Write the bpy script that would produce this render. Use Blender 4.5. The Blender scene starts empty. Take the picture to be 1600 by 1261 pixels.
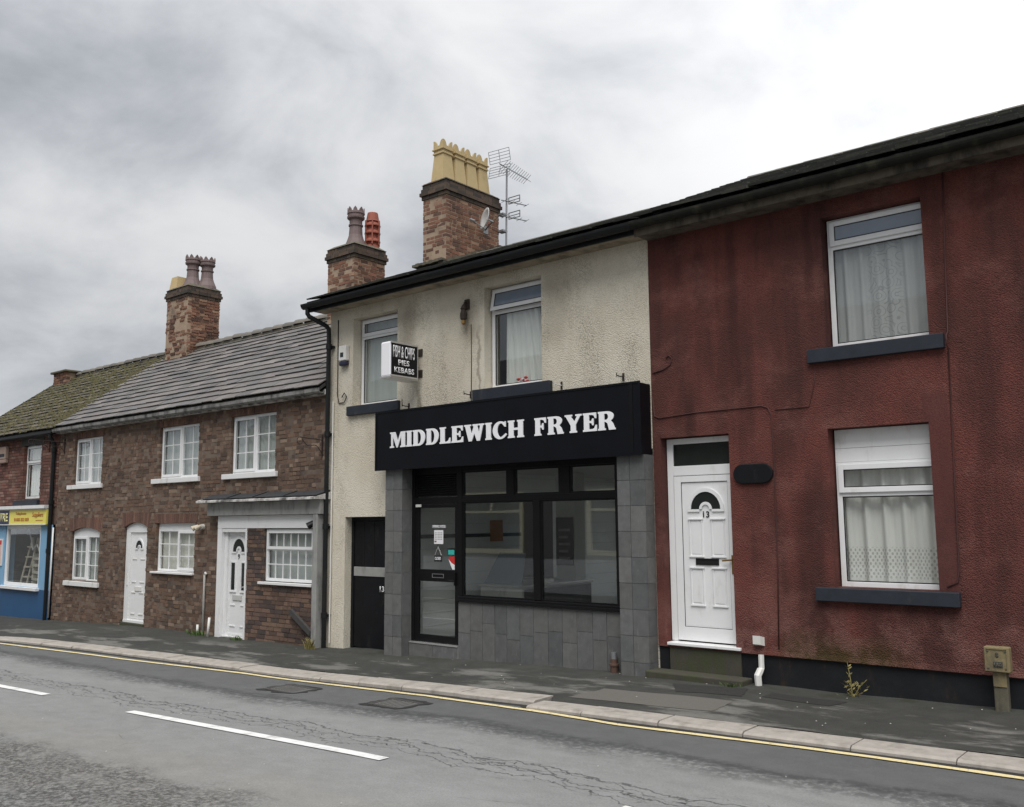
import bpy, bmesh, math, random
from mathutils import Vector, Matrix
R = math.radians
random.seed(7)
S = bpy.context.scene
COL = S.collection

# ------------------------------------------------------------------ camera
pitch, roll, yaw = 0.1273, -0.00781, -0.69808
fwd = Vector((math.sin(yaw)*math.cos(pitch), math.cos(yaw)*math.cos(pitch), math.sin(pitch)))
rt = Vector((math.cos(yaw), -math.sin(yaw), 0)); up = rt.cross(fwd)
r2 = rt*math.cos(roll) + up*math.sin(roll); u2 = up*math.cos(roll) - rt*math.sin(roll)
cam = bpy.data.objects.new('camera', bpy.data.cameras.new('camera')); COL.objects.link(cam)
M = Matrix((r2, u2, -fwd)).transposed().to_4x4(); M.translation = (0, -10, 1.85)
cam.matrix_world = M
cam.data.sensor_width = 36; cam.data.lens = 36*1444.6/1600
cam.data.clip_start = .05; cam.data.clip_end = 2000
S.camera = cam
# ------------------------------------------------------------------ sun, sky, exposure
SUN = Vector((.28, -.43, .88)).normalized()
sl = bpy.data.lights.new('sun', 'SUN'); sl.energy = 1.5; sl.angle = R(42); sl.color = (1, .975, .94)
so = bpy.data.objects.new('sun', sl); COL.objects.link(so)
so.rotation_euler = SUN.to_track_quat('Z', 'Y').to_euler()
S.view_settings.view_transform = 'Standard'; S.view_settings.look = 'None'
S.view_settings.exposure = 1.08; S.view_settings.gamma = 1
S.view_settings.use_curve_mapping = False
W = bpy.data.worlds.new('World'); S.world = W; W.use_nodes = True

class NT:
    def __init__(s, tree):
        s.t = tree; s.n = tree.nodes; s.l = tree.links
    def add(s, typ, **kw):
        n = s.n.new(typ)
        for k, v in kw.items(): setattr(n, k, v)
        return n
    def set(s, sock, v):
        if isinstance(v, bpy.types.NodeSocket): s.l.new(v, sock)
        elif isinstance(v, (tuple, list)):
            d = sock.default_value
            try: sock.default_value = tuple(v) + (1,)*(len(d)-len(v))
            except TypeError: sock.default_value = v
        else: sock.default_value = v
    def math(s, op, a, b=None, c=None, clamp=False):
        n = s.add('ShaderNodeMath', operation=op, use_clamp=clamp)
        for i, v in enumerate((a, b, c)):
            if v is not None: s.set(n.inputs[i], v)
        return n.outputs[0]
    def vmath(s, op, a, b=None, scale=None):
        n = s.add('ShaderNodeVectorMath', operation=op); s.set(n.inputs[0], a)
        if b is not None: s.set(n.inputs[1], b)
        if scale is not None: s.set(n.inputs['Scale'], scale)
        return n.outputs['Value'] if op in ('DOT_PRODUCT', 'LENGTH') else n.outputs[0]
    def mix(s, f, a, b, mode='MIX'):
        n = s.add('ShaderNodeMix', data_type='RGBA', blend_type=mode); n.clamp_factor = True
        s.set(n.inputs[0], f); s.set(n.inputs[6], a); s.set(n.inputs[7], b)
        return n.outputs[2]
    def noise(s, vec, scale, detail=4, rough=.55, dist=0):
        n = s.add('ShaderNodeTexNoise'); s.set(n.inputs['Vector'], vec)
        n.inputs['Scale'].default_value = scale; n.inputs['Detail'].default_value = detail
        n.inputs['Roughness'].default_value = rough; n.inputs['Distortion'].default_value = dist
        return n.outputs[0]
    def voro(s, vec, scale, feat='F1', out='Distance', rand=1):
        n = s.add('ShaderNodeTexVoronoi', feature=feat); s.set(n.inputs['Vector'], vec)
        n.inputs['Scale'].default_value = scale; n.inputs['Randomness'].default_value = rand
        return n.outputs[out]
    def step(s, v, a, b):
        n = s.add('ShaderNodeMapRange', interpolation_type='SMOOTHSTEP'); s.set(n.inputs[0], v)
        n.inputs[1].default_value = a; n.inputs[2].default_value = b
        return n.outputs[0]
    def pos(s): return s.add('ShaderNodeNewGeometry').outputs['Position']
    def scl(s, v, k): return s.vmath('MULTIPLY', v, k)
    def sep(s, v):
        n = s.add('ShaderNodeSeparateXYZ'); s.set(n.inputs[0], v); return n.outputs
    def comb(s, x, y, z):
        n = s.add('ShaderNodeCombineXYZ')
        for i, v in enumerate((x, y, z)): s.set(n.inputs[i], v)
        return n.outputs[0]
    def bump(s, h, strength=.5, dist=.01, normal=None):
        n = s.add('ShaderNodeBump'); s.set(n.inputs['Height'], h)
        n.inputs['Strength'].default_value = strength; n.inputs['Distance'].default_value = dist
        if normal: s.l.new(normal, n.inputs['Normal'])
        return n.outputs[0]

w = NT(W.node_tree); w.n.clear()
sky = w.add('ShaderNodeTexSky', sky_type='NISHITA'); sky.sun_disc = False
sky.sun_elevation = math.asin(SUN.z); sky.sun_rotation = math.atan2(SUN.x, SUN.y)
d = w.vmath('NORMALIZE', w.add('ShaderNodeTexCoord').outputs['Generated'])
x, y, z = w.sep(d)
zc = w.math('MAXIMUM', z, 0.0)
inv = w.math('DIVIDE', 1.35, w.math('ADD', zc, .48))
p = w.comb(w.math('MULTIPLY', x, inv), w.math('MULTIPLY', y, inv), w.math('MULTIPLY', z, 1.3))
n1 = w.noise(w.vmath('ADD', p, (3.4, 1.3, 0)), .95, 6, .45, .25)
n2 = w.noise(w.vmath('ADD', p, (1.1, 7.7, 2)), 2.7, 9, .56, .3)
cl = w.math('ADD', w.math('MULTIPLY', n1, .62), w.math('MULTIPLY', n2, .38))
thick = w.step(cl, .36, .63)                                     # 0 thin bright cloud, 1 thick grey cloud
# thinner bright cloud on one side of the sky
gl = w.math('POWER', w.math('MAXIMUM', w.vmath('DOT_PRODUCT', d, Vector((-.08, .88, .44)).normalized()), 0.0), 13.0)
base = w.math('ADD', .23, w.math('MULTIPLY', zc, .25))
lum = w.math('MULTIPLY', base, w.math('SUBTRACT', 1.20, w.math('MULTIPLY', thick, .68)))
lum = w.math('ADD', lum, w.math('MULTIPLY', gl, w.math('SUBTRACT', .20, w.math('MULTIPLY', thick, .09))))
hz = w.math('MULTIPLY', w.step(z, .22, .02), .07)
lum = w.math('ADD', lum, hz)
tintc = w.mix(thick, (1, 1, 1.005), (.91, .965, 1.05))
cloud = w.vmath('SCALE', tintc, scale=w.math('MULTIPLY', lum, 10.0))
skyc = w.mix(.97, sky.outputs[0], cloud)
bg = w.add('ShaderNodeBackground'); bg.inputs[1].default_value = .1
w.set(bg.inputs[0], skyc)
wo = w.add('ShaderNodeOutputWorld'); w.l.new(bg.outputs[0], wo.inputs[0])

# ------------------------------------------------------------------ materials
MATS = {}
def newmat(name):
    m = bpy.data.materials.new(name); m.use_nodes = True
    t = NT(m.node_tree); t.n.clear()
    o = t.add('ShaderNodeOutputMaterial'); b = t.add('ShaderNodeBsdfPrincipled')
    t.l.new(b.outputs[0], o.inputs[0]); MATS[name] = m
    return t, b
def simple(name, col, rough=.6, metal=0, var=.15, scale=6, bump=0, bscale=60, dirt=None, dirtamt=.0, spec=.5):
    t, b = newmat(name); P = t.pos()
    n = t.noise(P, scale, 5)
    c = t.mix(n, tuple(max(0, k*(1-var)) for k in col), tuple(k*(1+var) for k in col))
    if dirt:
        dn = t.step(t.noise(t.scl(P, (1, 1, .4)), 5, 7, .65), .62-.35*dirtamt, .85-.25*dirtamt)
        c = t.mix(t.math('MULTIPLY', dn, min(1, .4+dirtamt)), c, dirt)
    t.set(b.inputs['Base Color'], c); b.inputs['Roughness'].default_value = rough
    b.inputs['Metallic'].default_value = metal
    b.inputs['Specular IOR Level'].default_value = spec
    if bump: t.set(b.inputs['Normal'], t.bump(t.noise(P, bscale, 4), bump, .005))
    return MATS[name]

simple('upvc', (.78, .785, .79), .35, var=.05, dirt=(.50, .48, .43), dirtamt=.22)
simple('white_paint', (.74, .74, .74), .5, var=.06, dirt=(.36, .34, .30), dirtamt=.25)
simple('worn_white', (.62, .60, .58), .7, var=.15, dirt=(.09, .085, .08), dirtamt=.75, scale=9)
simple('grey_board', (.30, .30, .29), .65, var=.18, dirt=(.12, .12, .115), dirtamt=.5)
simple('gutter_black', (.011, .012, .013), .45, var=.35, spec=.25, dirt=(.035, .034, .028), dirtamt=.25)
simple('gutter_grey', (.24, .235, .225), .7, var=.3, scale=3, dirt=(.04, .04, .036), dirtamt=.6)
simple('gutter_old', (.016, .016, .013), .75, var=.6, scale=7, dirt=(.06, .058, .036), dirtamt=.35, bump=.6, bscale=25, spec=.2)
simple('old_fascia', (.12, .10, .075), .8, var=.4, scale=9, dirt=(.022, .02, .017), dirtamt=.6, bump=.4, bscale=30)
simple('soffit', (.30, .255, .19), .85, var=.3, scale=4, dirt=(.10, .08, .055), dirtamt=.5, bump=.3)
simple('sign_black', (.0055, .006, .0085), .38, var=.35, scale=3, spec=.22)
simple('frame_black', (.006, .006, .007), .4, var=.3, spec=.25)
simple('door_dark', (.0075, .008, .010), .5, var=.4, scale=5, spec=.2, dirt=(.05, .047, .042), dirtamt=.2)
simple('sill_slate', (.026, .031, .041), .6, var=.3, scale=8, bump=.4, bscale=25, dirt=(.10, .095, .09), dirtamt=.12, spec=.25)
simple('plinth_black', (.013, .014, .016), .6, var=.5, scale=4, bump=.9, bscale=9, dirt=(.075, .042, .026), dirtamt=.22, spec=.25)
simple('step_stone', (.055, .05, .038), .85, var=.3, scale=7, bump=.6, bscale=40, dirt=(.045, .055, .02), dirtamt=.6)
simple('lead', (.030, .033, .037), .6, var=.3, scale=8, bump=.3, bscale=14)
simple('letter_white', (.85, .85, .88), .4, var=.01)
simple('letter_black', (.01, .01, .01), .4, var=.1)
simple('letter_cream', (.80, .74, .36), .5, var=.03)
simple('letter_orange', (.50, .19, .04), .5, var=.05)
simple('sign_navy', (.012, .017, .075), .4, var=.1)
simple('sign_yellow', (.80, .70, .13), .4, var=.05)
simple('blue_light', (.19, .37, .55), .6, var=.07, scale=3, dirt=(.10, .22, .36), dirtamt=.15)
simple('blue_dark', (.018, .080, .19), .55, var=.12, scale=3, dirt=(.02, .06, .12), dirtamt=.3)
simple('kerb_stone', (.37, .34, .305), .9, var=.26, scale=11, bump=.5, bscale=120, dirt=(.21, .19, .165), dirtamt=.45)
simple('clay_buff', (.50, .385, .20), .8, var=.12, scale=7, dirt=(.20, .15, .08), dirtamt=.2)
simple('clay_mauve', (.165, .12, .115), .7, var=.2, scale=9, dirt=(.08, .055, .05), dirtamt=.3)
simple('clay_red', (.29, .085, .055), .75, var=.2, scale=8, dirt=(.11, .045, .035), dirtamt=.25)
simple('galvanised', (.33, .34, .35), .45, metal=.7, var=.2)
simple('dish_grey', (.50, .50, .49), .5, var=.08)
simple('rust_iron', (.035, .023, .018), .8, var=.4, scale=30)
simple('dark_timber', (.05, .048, .047), .8, var=.3, scale=20)
simple('brass', (.30, .19, .07), .4, metal=.8, var=.2)
simple('old_concrete', (.12, .108, .078), .9, var=.35, scale=14, bump=.6, bscale=70, dirt=(.055, .052, .04), dirtamt=.5)
simple('yellow_plate', (.23, .185, .095), .8, var=.35, scale=28, bump=.5, bscale=80, dirt=(.10, .085, .06), dirtamt=.5)
simple('paint_white_road', (.76, .76, .75), .7, var=.10, scale=20, dirt=(.36, .36, .35), dirtamt=.42)
simple('lid_iron', (.13, .127, .12), .8, var=.25, scale=9, bump=.6, bscale=60)
simple('cast_iron', (.06, .058, .055), .7, var=.35, scale=16, bump=.6, bscale=60)
simple('tarmac_dark', (.024, .024, .023), .9, var=.4, scale=14, bump=.5, bscale=150)
simple('tarmac_pale', (.125, .117, .104), .95, var=.15, scale=50, bump=.6, bscale=170)
simple('interior_wall', (.58, .60, .57), .6, var=.08)
simple('interior_dark', (.05, .048, .045), .8, var=.1)
simple('interior_tile', (.78, .80, .78), .3, var=.05)
simple('interior_floor', (.06, .058, .055), .5, var=.2)
simple('steel', (.55, .55, .54), .3, metal=.6, var=.1)
simple('paper', (.80, .80, .82), .7, var=.02)
simple('teal', (.04, .42, .38), .5, var=.05)
simple('sticker_red', (.55, .03, .025), .5, var=.05)
simple('orange', (.42, .16, .04), .5, var=.05)
simple('cream_frame', (.85, .77, .52), .5, var=.05)
simple('render_grey', (.20, .195, .18), .9, var=.12, scale=3)
simple('plastic_white', (.70, .69, .66), .5, var=.05, dirt=(.35, .32, .28), dirtamt=.2)
simple('tile_grout', (.30, .30, .29), .8)
simple('plastic_cream', (.55, .49, .38), .5, var=.05)
simple('navy_plastic', (.02, .02, .05), .4, var=.1)
simple('crate_wood', (.50, .46, .38), .8, var=.2, scale=10)
simple('poster_pink', (.62, .46, .42), .7, var=.12, scale=18)
simple('litter', (.45, .43, .39), .9, var=.3, scale=60)
simple('leaf', (.075, .13, .028), .7, var=.45, scale=40)
simple('leaf_dry', (.26, .22, .08), .8, var=.4, scale=30)
simple('moss', (.078, .070, .028), .95, var=.55, scale=14)
simple('clay_pipe', (.10, .055, .04), .7, var=.3, scale=20)
simple('pink_clay', (.30, .22, .18), .8, var=.2)
simple('cable', (.03, .02, .018), .7, var=.2)
simple('cable_red', (.062, .022, .02), .8, var=.2)
simple('lino_red', (.10, .035, .028), .7)

def glassmat(name, tint=(.965, .975, .97), refl=1.5, base=.01):
    m = bpy.data.materials.new(name); m.use_nodes = True; MATS[name] = m
    t = NT(m.node_tree); t.n.clear()
    o = t.add('ShaderNodeOutputMaterial'); gm = t.add('ShaderNodeNewGeometry'); cs_ = t.math('ABSOLUTE', t.vmath('DOT_PRODUCT', gm.outputs['Incoming'], gm.outputs['Normal']))
    fres = t.math('ADD', .04, t.math('MULTIPLY', .96, t.math('POWER', t.math('SUBTRACT', 1.0, cs_, clamp=True), 5.0)))
    tr = t.add('ShaderNodeBsdfTransparent'); tr.inputs[0].default_value = tint+(1,)
    g = t.add('ShaderNodeBsdfGlossy'); g.inputs['Roughness'].default_value = .015
    g.inputs['Color'].default_value = (.95, .97, 1, 1)
    nb = t.bump(t.noise(t.pos(), 1.6, 1), .012, .03); t.set(g.inputs['Normal'], nb)
    mx = t.add('ShaderNodeMixShader')
    t.set(mx.inputs[0], t.math('ADD', t.math('MULTIPLY', fres, refl), base, clamp=True))
    t.l.new(tr.outputs[0], mx.inputs[1]); t.l.new(g.outputs[0], mx.inputs[2]); t.l.new(mx.outputs[0], o.inputs[0])
glassmat('glass'); glassmat('glass_shop', (.965, .978, .965), 2.1, .012)
simple('glass_dark', (.018, .022, .02), .06, var=.3, spec=.6)
simple('glass_sky_blue', (.20, .24, .30), .12, var=.15, spec=.8)  # opaque blue-grey; on vent panes the sky's reflection is painted into the colour

def curtainmat(name, col):
    t, b = newmat(name); P = t.pos()
    b.inputs['Roughness'].default_value = .95
    n = t.noise(t.scl(P, (30, 30, 1.2)), 1, 3)
    t.set(b.inputs['Base Color'], t.mix(n, tuple(k*.82 for k in col), tuple(min(1, k*1.1) for k in col)))
    b.inputs['Specular IOR Level'].default_value = .1
curtainmat('net', (.74, .75, .71)); curtainmat('net_grey', (.50, .53, .51)); curtainmat('net_cream', (.80, .79, .72))

def lace(name, col, kind):
    t, b = newmat(name); P = t.pos(); px, py, pz = t.sep(P)
    n = t.noise(t.scl(P, (26, 26, 1.0)), 1, 3)
    c = t.mix(n, tuple(k*.80 for k in col), tuple(min(1, k*1.08) for k in col))
    if kind == 'hem':
        g = t.math('MULTIPLY', t.math('SINE', t.math('MULTIPLY', px, 150)), t.math('SINE', t.math('MULTIPLY', pz, 88)))
        k = t.math('MULTIPLY', t.step(g, .15, .45), t.math('MULTIPLY', t.step(pz, 1.20, 1.24), t.step(pz, 1.56, 1.53)))
        c = t.mix(t.math('MULTIPLY', k, .55), c, (.22, .22, .20))
    else:
        v = t.voro(t.scl(P, (1, .1, 1)), 7.5); ring = t.step(t.math('ABSOLUTE', t.math('SUBTRACT', t.math('FRACT', t.math('MULTIPLY', v, 4.0)), .5)), .34, .46)
        k = t.math('MULTIPLY', ring, t.math('MULTIPLY', t.step(px, -3.46, -3.36), t.step(px, -2.98, -3.10)))
        c = t.mix(t.math('MULTIPLY', k, .42), c, (.16, .17, .165))
    t.set(b.inputs['Base Color'], c); b.inputs['Roughness'].default_value = .95; b.inputs['Specular IOR Level'].default_value = .1
lace('net_lace', (.52, .525, .515), 'flower'); lace('net_hem', (.80, .79, .755), 'hem')
def tinted(name, rough, nscale, bump, bscale, sootcol, soot, ramp=(.72, 1.25), moss=None, spec=.35):
    t, b = newmat(name); P = t.pos()
    at = t.add('ShaderNodeAttribute', attribute_name='tint').outputs['Color']
    n = t.noise(P, nscale, 5, .6)
    c = t.vmath('SCALE', at, scale=t.math('ADD', ramp[0], t.math('MULTIPLY', n, ramp[1]-ramp[0])))
    s1 = t.step(t.noise(t.scl(P, (.7, 1, 1)), 1.25, 6, .66), .47, .66)
    c = t.mix(t.math('MULTIPLY', s1, soot), c, sootcol)
    if moss:
        mn = t.step(t.noise(P, 5, 7, .7), moss[1], moss[1]+.18)
        c = t.mix(t.math('MULTIPLY', mn, .85), c, moss[0])
    t.set(b.inputs['Base Color'], c); b.inputs['Roughness'].default_value = rough
    b.inputs['Specular IOR Level'].default_value = spec
    t.set(b.inputs['Normal'], t.bump(t.noise(P, bscale, 5, .65), bump, .008))
tinted('brick', .92, 28, .8, 60, (.058, .040, .032), .55)
tinted('brick_chim', .92, 28, .8, 55, (.07, .045, .034), .4, moss=((.24, .15, .095), .67))
tinted('slate', .62, 9, .35, 30, (.10, .098, .098), .35, (.78, 1.2))
tinted('slate_moss', .9, 14, .8, 40, (.07, .066, .045), .4, (.6, 1.35), moss=((.078, .070, .036), .55))
tinted('slate_wet', .75, 12, .7, 35, (.045, .047, .035), .5, (.6, 1.3), moss=((.075, .078, .035), .55))


def tilemat():
    t, b = newmat('tile'); P = t.pos()
    at = t.add('ShaderNodeAttribute', attribute_name='tint').outputs['Color']
    n = t.noise(P, 9, 6, .65); c = t.vmath('SCALE', at, scale=t.math('ADD', .62, t.math('MULTIPLY', n, .75)))
    fl = t.step(t.noise(t.scl(P, (1, 1, .22)), 34, 5, .7), .56, .74)
    c = t.mix(t.math('MULTIPLY', fl, .5), c, (.24, .245, .24))
    t.set(b.inputs['Base Color'], c); b.inputs['Roughness'].default_value = .5; b.inputs['Specular IOR Level'].default_value = .35
    t.set(b.inputs['Normal'], t.bump(n, .3, .006))
tilemat()
def mortar(name, a, c2, soot):
    t, b = newmat(name); P = t.pos()
    c = t.mix(t.noise(P, 6, 6, .65), a, c2)
    c = t.mix(t.step(t.noise(P, 1.3, 5, .62), .48, .70), c, soot)
    t.set(b.inputs['Base Color'], c); b.inputs['Roughness'].default_value = .95
    t.set(b.inputs['Normal'], t.bump(t.noise(P, 70, 4), .8, .01))
mortar('mortar', (.205, .155, .12), (.12, .09, .07), (.075, .056, .045))
mortar('mortar_red', (.17, .115, .09), (.09, .05, .04), (.06, .038, .03))
mortar('mortar_pale', (.42, .33, .24), (.30, .21, .145), (.16, .115, .085))

def stucco(name, c1, c2, kind):
    t, b = newmat(name); P = t.pos(); px, py, pz = t.sep(P)
    big = t.noise(t.scl(P, (1, 1, .7)), .9, 6, .6)
    c = t.mix(t.step(big, .40, .60), c1, c2)
    streak = t.noise(t.scl(P, (2.2, 2.2, .28)), 1.5, 5, .6)
    vor = t.voro(P, 78); v2 = t.noise(P, 110, 3, .6)
    if kind == 'red':
        c = t.mix(t.math('MULTIPLY', t.step(streak, .42, .66), .66), c, (.062, .029, .026))
        fade = t.step(t.noise(t.scl(P, (.8, .8, 1.1)), 1.5, 6, .68), .48, .68)
        c = t.mix(t.math('MULTIPLY', fade, .48), c, (.25, .112, .093))
        # algae patch low on the wall between the cable and the window, and the two old rain streaks
        ax = t.math('MULTIPLY', t.step(px, -4.62, -4.35), t.step(px, -2.85, -3.6))
        az = t.step(t.math('ADD', pz, t.math('MULTIPLY', t.noise(P, 4, 5), .35)), .88, .58)
        c = t.mix(t.math('MULTIPLY', t.math('MULTIPLY', ax, az), .85), c, (.052, .045, .014))
        for cx, hw, z0, z1 in ((-4.93, .10, 3.2, 5.5), (-5.55, .11, 2.7, 3.45), (-4.15, .22, .9, 2.3), (-3.98, .08, 4.3, 5.5)):
            dx = t.math('ABSOLUTE', t.math('ADD', t.math('SUBTRACT', px, cx), t.math('MULTIPLY', t.math('SUBTRACT', t.noise(P, 3, 3), .5), .12)))
            k = t.math('MULTIPLY', t.step(dx, hw, hw*.2), t.math('MULTIPLY', t.step(pz, z0-.15, z0+.35), t.step(pz, z1+.05, z1-.3)))
            c = t.mix(t.math('MULTIPLY', k, .55), c, (.05, .022, .02))
        low = t.math('MULTIPLY', t.step(t.math('ADD', pz, t.math('MULTIPLY', t.noise(P, 2.4, 5), .9)), 1.5, 1.0), t.step(t.noise(P, 3.3, 6, .7), .42, .60))
        c = t.mix(t.math('MULTIPLY', low, .42), c, (.28, .145, .125))
        # smooth repaired strip of render beside the lower window
        edge = t.math('MULTIPLY', t.math('SUBTRACT', t.noise(P, 5, 4), .5), .05)
        bx = t.math('ADD', px, edge)
        band_ = t.math('MULTIPLY', t.math('MULTIPLY', t.step(bx, -2.86, -2.84), t.step(bx, -2.595, -2.615)), t.math('MULTIPLY', t.step(pz, 1.10, 1.13), t.step(pz, 3.2, 3.1)))
        c = t.mix(t.math('MULTIPLY', band_, .7), c, (.098, .038, .035))
        spk = t.step(v2, .60, .80); c = t.mix(t.math('MULTIPLY', spk, .34), c, (.34, .17, .145))
        pit = t.step(t.voro(P, 105), .42, .72); c = t.mix(t.math('MULTIPLY', pit, .42), c, (.05, .02, .018))
    else:
        fine = t.noise(P, 130, 2, .6)
        w1 = t.noise(t.scl(P, (1.1, 1.1, .55)), 1.6, 6, .65)
        amt = t.step(w1, .44, .70)
        blk = t.math('MULTIPLY', t.step(vor, .40, .66), t.math('ADD', .22, t.math('MULTIPLY', amt, .70)))
        c = t.mix(t.math('MULTIPLY', blk, .62), c, (.14, .12, .085))
        blk2 = t.math('MULTIPLY', t.step(fine, .60, .72), t.math('ADD', .1, t.math('MULTIPLY', amt, .7)))
        c = t.mix(t.math('MULTIPLY', blk2, .7), c, (.085, .07, .045))
        c = t.mix(t.math('MULTIPLY', t.step(streak, .56, .80), .30), c, (.27, .22, .14))
        for cx, hw, z0, z1, a in ((-9.02, .04, 3.6, 4.8, .5), (-10.28, .10, 3.2, 4.02, .6), (-9.22, .26, 4.55, 5.2, .45), (-10.55, .38, 4.6, 5.45, .5), (-7.6, .35, 4.3, 5.4, .3)):
            dx = t.math('ABSOLUTE', t.math('ADD', t.math('SUBTRACT', px, cx), t.math('MULTIPLY', t.math('SUBTRACT', t.noise(P, 4, 4), .5), .25)))
            k = t.math('MULTIPLY', t.step(dx, hw, hw*.1), t.math('MULTIPLY', t.step(pz, z0-.2, z0+.15), t.step(pz, z1+.1, z1-.3)))
            c = t.mix(t.math('MULTIPLY', k, a), c, (.13, .095, .055))
    t.set(b.inputs['Base Color'], c); b.inputs['Roughness'].default_value = .95
    b.inputs['Specular IOR Level'].default_value = .2
    h = t.math('ADD', t.math('MULTIPLY', vor, -1.0), t.math('MULTIPLY', v2, .8))
    t.set(b.inputs['Normal'], t.bump(t.math('MULTIPLY', h, t.math('SUBTRACT', 1.0, t.math('MULTIPLY', band_, .8))), .68, .014) if kind == 'red' else t.bump(h, .7, .012))
stucco('stucco_red', (.165, .056, .046), (.106, .043, .037), 'red')
stucco('stucco_cream', (.75, .70, .59), (.67, .615, .505), 'cream')

def roadmat():
    t, b = newmat('asphalt'); P = t.pos(); px, py, pz = t.sep(P)
    wob = t.math('MULTIPLY', t.math('SUBTRACT', t.noise(t.scl(P, (.5, 1, 1)), 1.4, 6, .65), .5), .9)
    yy = t.math('ADD', py, wob)
    c = t.mix(t.noise(t.scl(P, (.25, 1.5, 1)), 1.1, 6, .6), (.20, .203, .20), (.265, .268, .264))
    near = t.step(yy, -3.32, -3.12)                        # darker, more worn strip along the kerb
    c = t.mix(t.math('MULTIPLY', near, .85), c, t.mix(t.noise(P, 5, 6, .7), (.068, .070, .072), (.125, .127, .128)))
    seam = t.math('MULTIPLY', t.step(yy, -3.62, -3.30), t.step(yy, -2.95, -3.12))
    c = t.mix(t.math('MULTIPLY', t.math('MULTIPLY', seam, .62), t.step(t.noise(P, 16, 5, .7), .34, .56)), c, (.036, .037, .038))
    brn = t.math('MULTIPLY', t.step(yy, -5.2, -5.75), t.step(t.noise(P, 1.2, 4), .2, .6))
    c = t.mix(t.math('MULTIPLY', brn, .5), c, (.235, .22, .20))
    x6 = t.step(t.math('ADD', px, t.math('MULTIPLY', py, .5)), -8.6, -9.1)
    rough = t.math('MULTIPLY', t.step(yy, -5.85, -6.15), t.step(px, -5.3, -6.0))
    coarse = t.math('MULTIPLY', rough, t.math('MULTIPLY', t.step(t.noise(P, 24, 8, .82), .44, .57), t.step(t.noise(P, 2.3, 5, .6), .25, .55)))
    c = t.mix(t.math('MULTIPLY', coarse, .85), c, (.042, .04, .038))
    # crazed cracking beside the centre line
    cw = t.math('MULTIPLY', t.math('SUBTRACT', t.noise(t.scl(P, (.7, 0, 0)), 1, 4), .5), .7)
    band = t.math('ABSOLUTE', t.math('ADD', t.math('ADD', py, 4.27), cw))
    ed = t.voro(t.vmath('ADD', t.scl(P, (.55, 1.9, 1)), t.vmath('SCALE', t.add('ShaderNodeTexNoise').outputs['Color'], scale=.0)), 5.2, 'DISTANCE_TO_EDGE')
    wn = t.noise(P, 14, 5, .65)
    crack = t.math('MULTIPLY', t.step(t.math('ADD', ed, t.math('MULTIPLY', wn, .16)), .098, .078), t.math('MULTIPLY', t.step(band, .36, .10), t.step(t.noise(P, 2.1, 4, .6), .40, .52)))
    c = t.mix(t.math('MULTIPLY', crack, .9), c, (.022, .022, .022))
    for c0, sd, wd_, am in ((-4.12, 0, .011, .22), (-4.30, 9.3, .009, .26), (-4.44, 21.7, .007, .20), (-4.22, 33.1, .006, .34)):
        n_a = t.math('SUBTRACT', t.noise(t.comb(t.math('ADD', t.math('MULTIPLY', px, .9), sd), 0.0, 0.0), 1, 2), .5)
        n_b = t.math('SUBTRACT', t.noise(t.comb(t.math('ADD', t.math('MULTIPLY', px, 7.5), sd), t.math('MULTIPLY', py, 5.0), 0.0), 1, 3, .6), .5)
        ln = t.math('ABSOLUTE', t.math('ADD', t.math('ADD', t.math('SUBTRACT', py, c0), cw), t.math('ADD', t.math('MULTIPLY', n_a, am), t.math('MULTIPLY', n_b, .22))))
        kk = t.math('MULTIPLY', t.step(ln, wd_*1.6, wd_*.5), t.step(t.noise(t.comb(t.math('ADD', px, sd*2), 0.0, 0.0), .9, 3), .34, .46))
        c = t.mix(t.math('MULTIPLY', kk, .68), c, (.035, .035, .035)); crack = t.math('MAXIMUM', crack, kk)
    ed2 = t.voro(t.scl(P, (.45, 1.1, 1)), 1.1, 'DISTANCE_TO_EDGE')
    fine = t.math('MULTIPLY', t.step(t.math('ADD', ed2, t.math('MULTIPLY', wn, .03)), .022, .013), t.step(t.noise(P, .6, 3), .60, .68))
    c = t.mix(t.math('MULTIPLY', fine, .65), c, (.03, .03, .03))
    agg = t.noise(P, 75, 5, .8)
    c = t.mix(1, c, t.mix(agg, (.38, .38, .38), (1.6, 1.6, 1.6)), 'MULTIPLY')
    mot = t.noise(t.scl(P, (.6, 1, 1)), 6, 7, .7); c = t.mix(1, c, t.mix(mot, (.72, .72, .72), (1.26, 1.26, 1.26)), 'MULTIPLY')
    t.set(b.inputs['Base Color'], c)
    t.set(b.inputs['Roughness'], t.math('SUBTRACT', .82, t.math('MULTIPLY', near, .16)))
    b.inputs['Specular IOR Level'].default_value = .35
    h = t.math('ADD', t.math('MULTIPLY', agg, .6), t.math('MULTIPLY', coarse, -.7))
    h = t.math('SUBTRACT', h, t.math('MULTIPLY', crack, .8))
    t.set(b.inputs['Normal'], t.bump(h, .6, .008))
roadmat()
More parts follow.
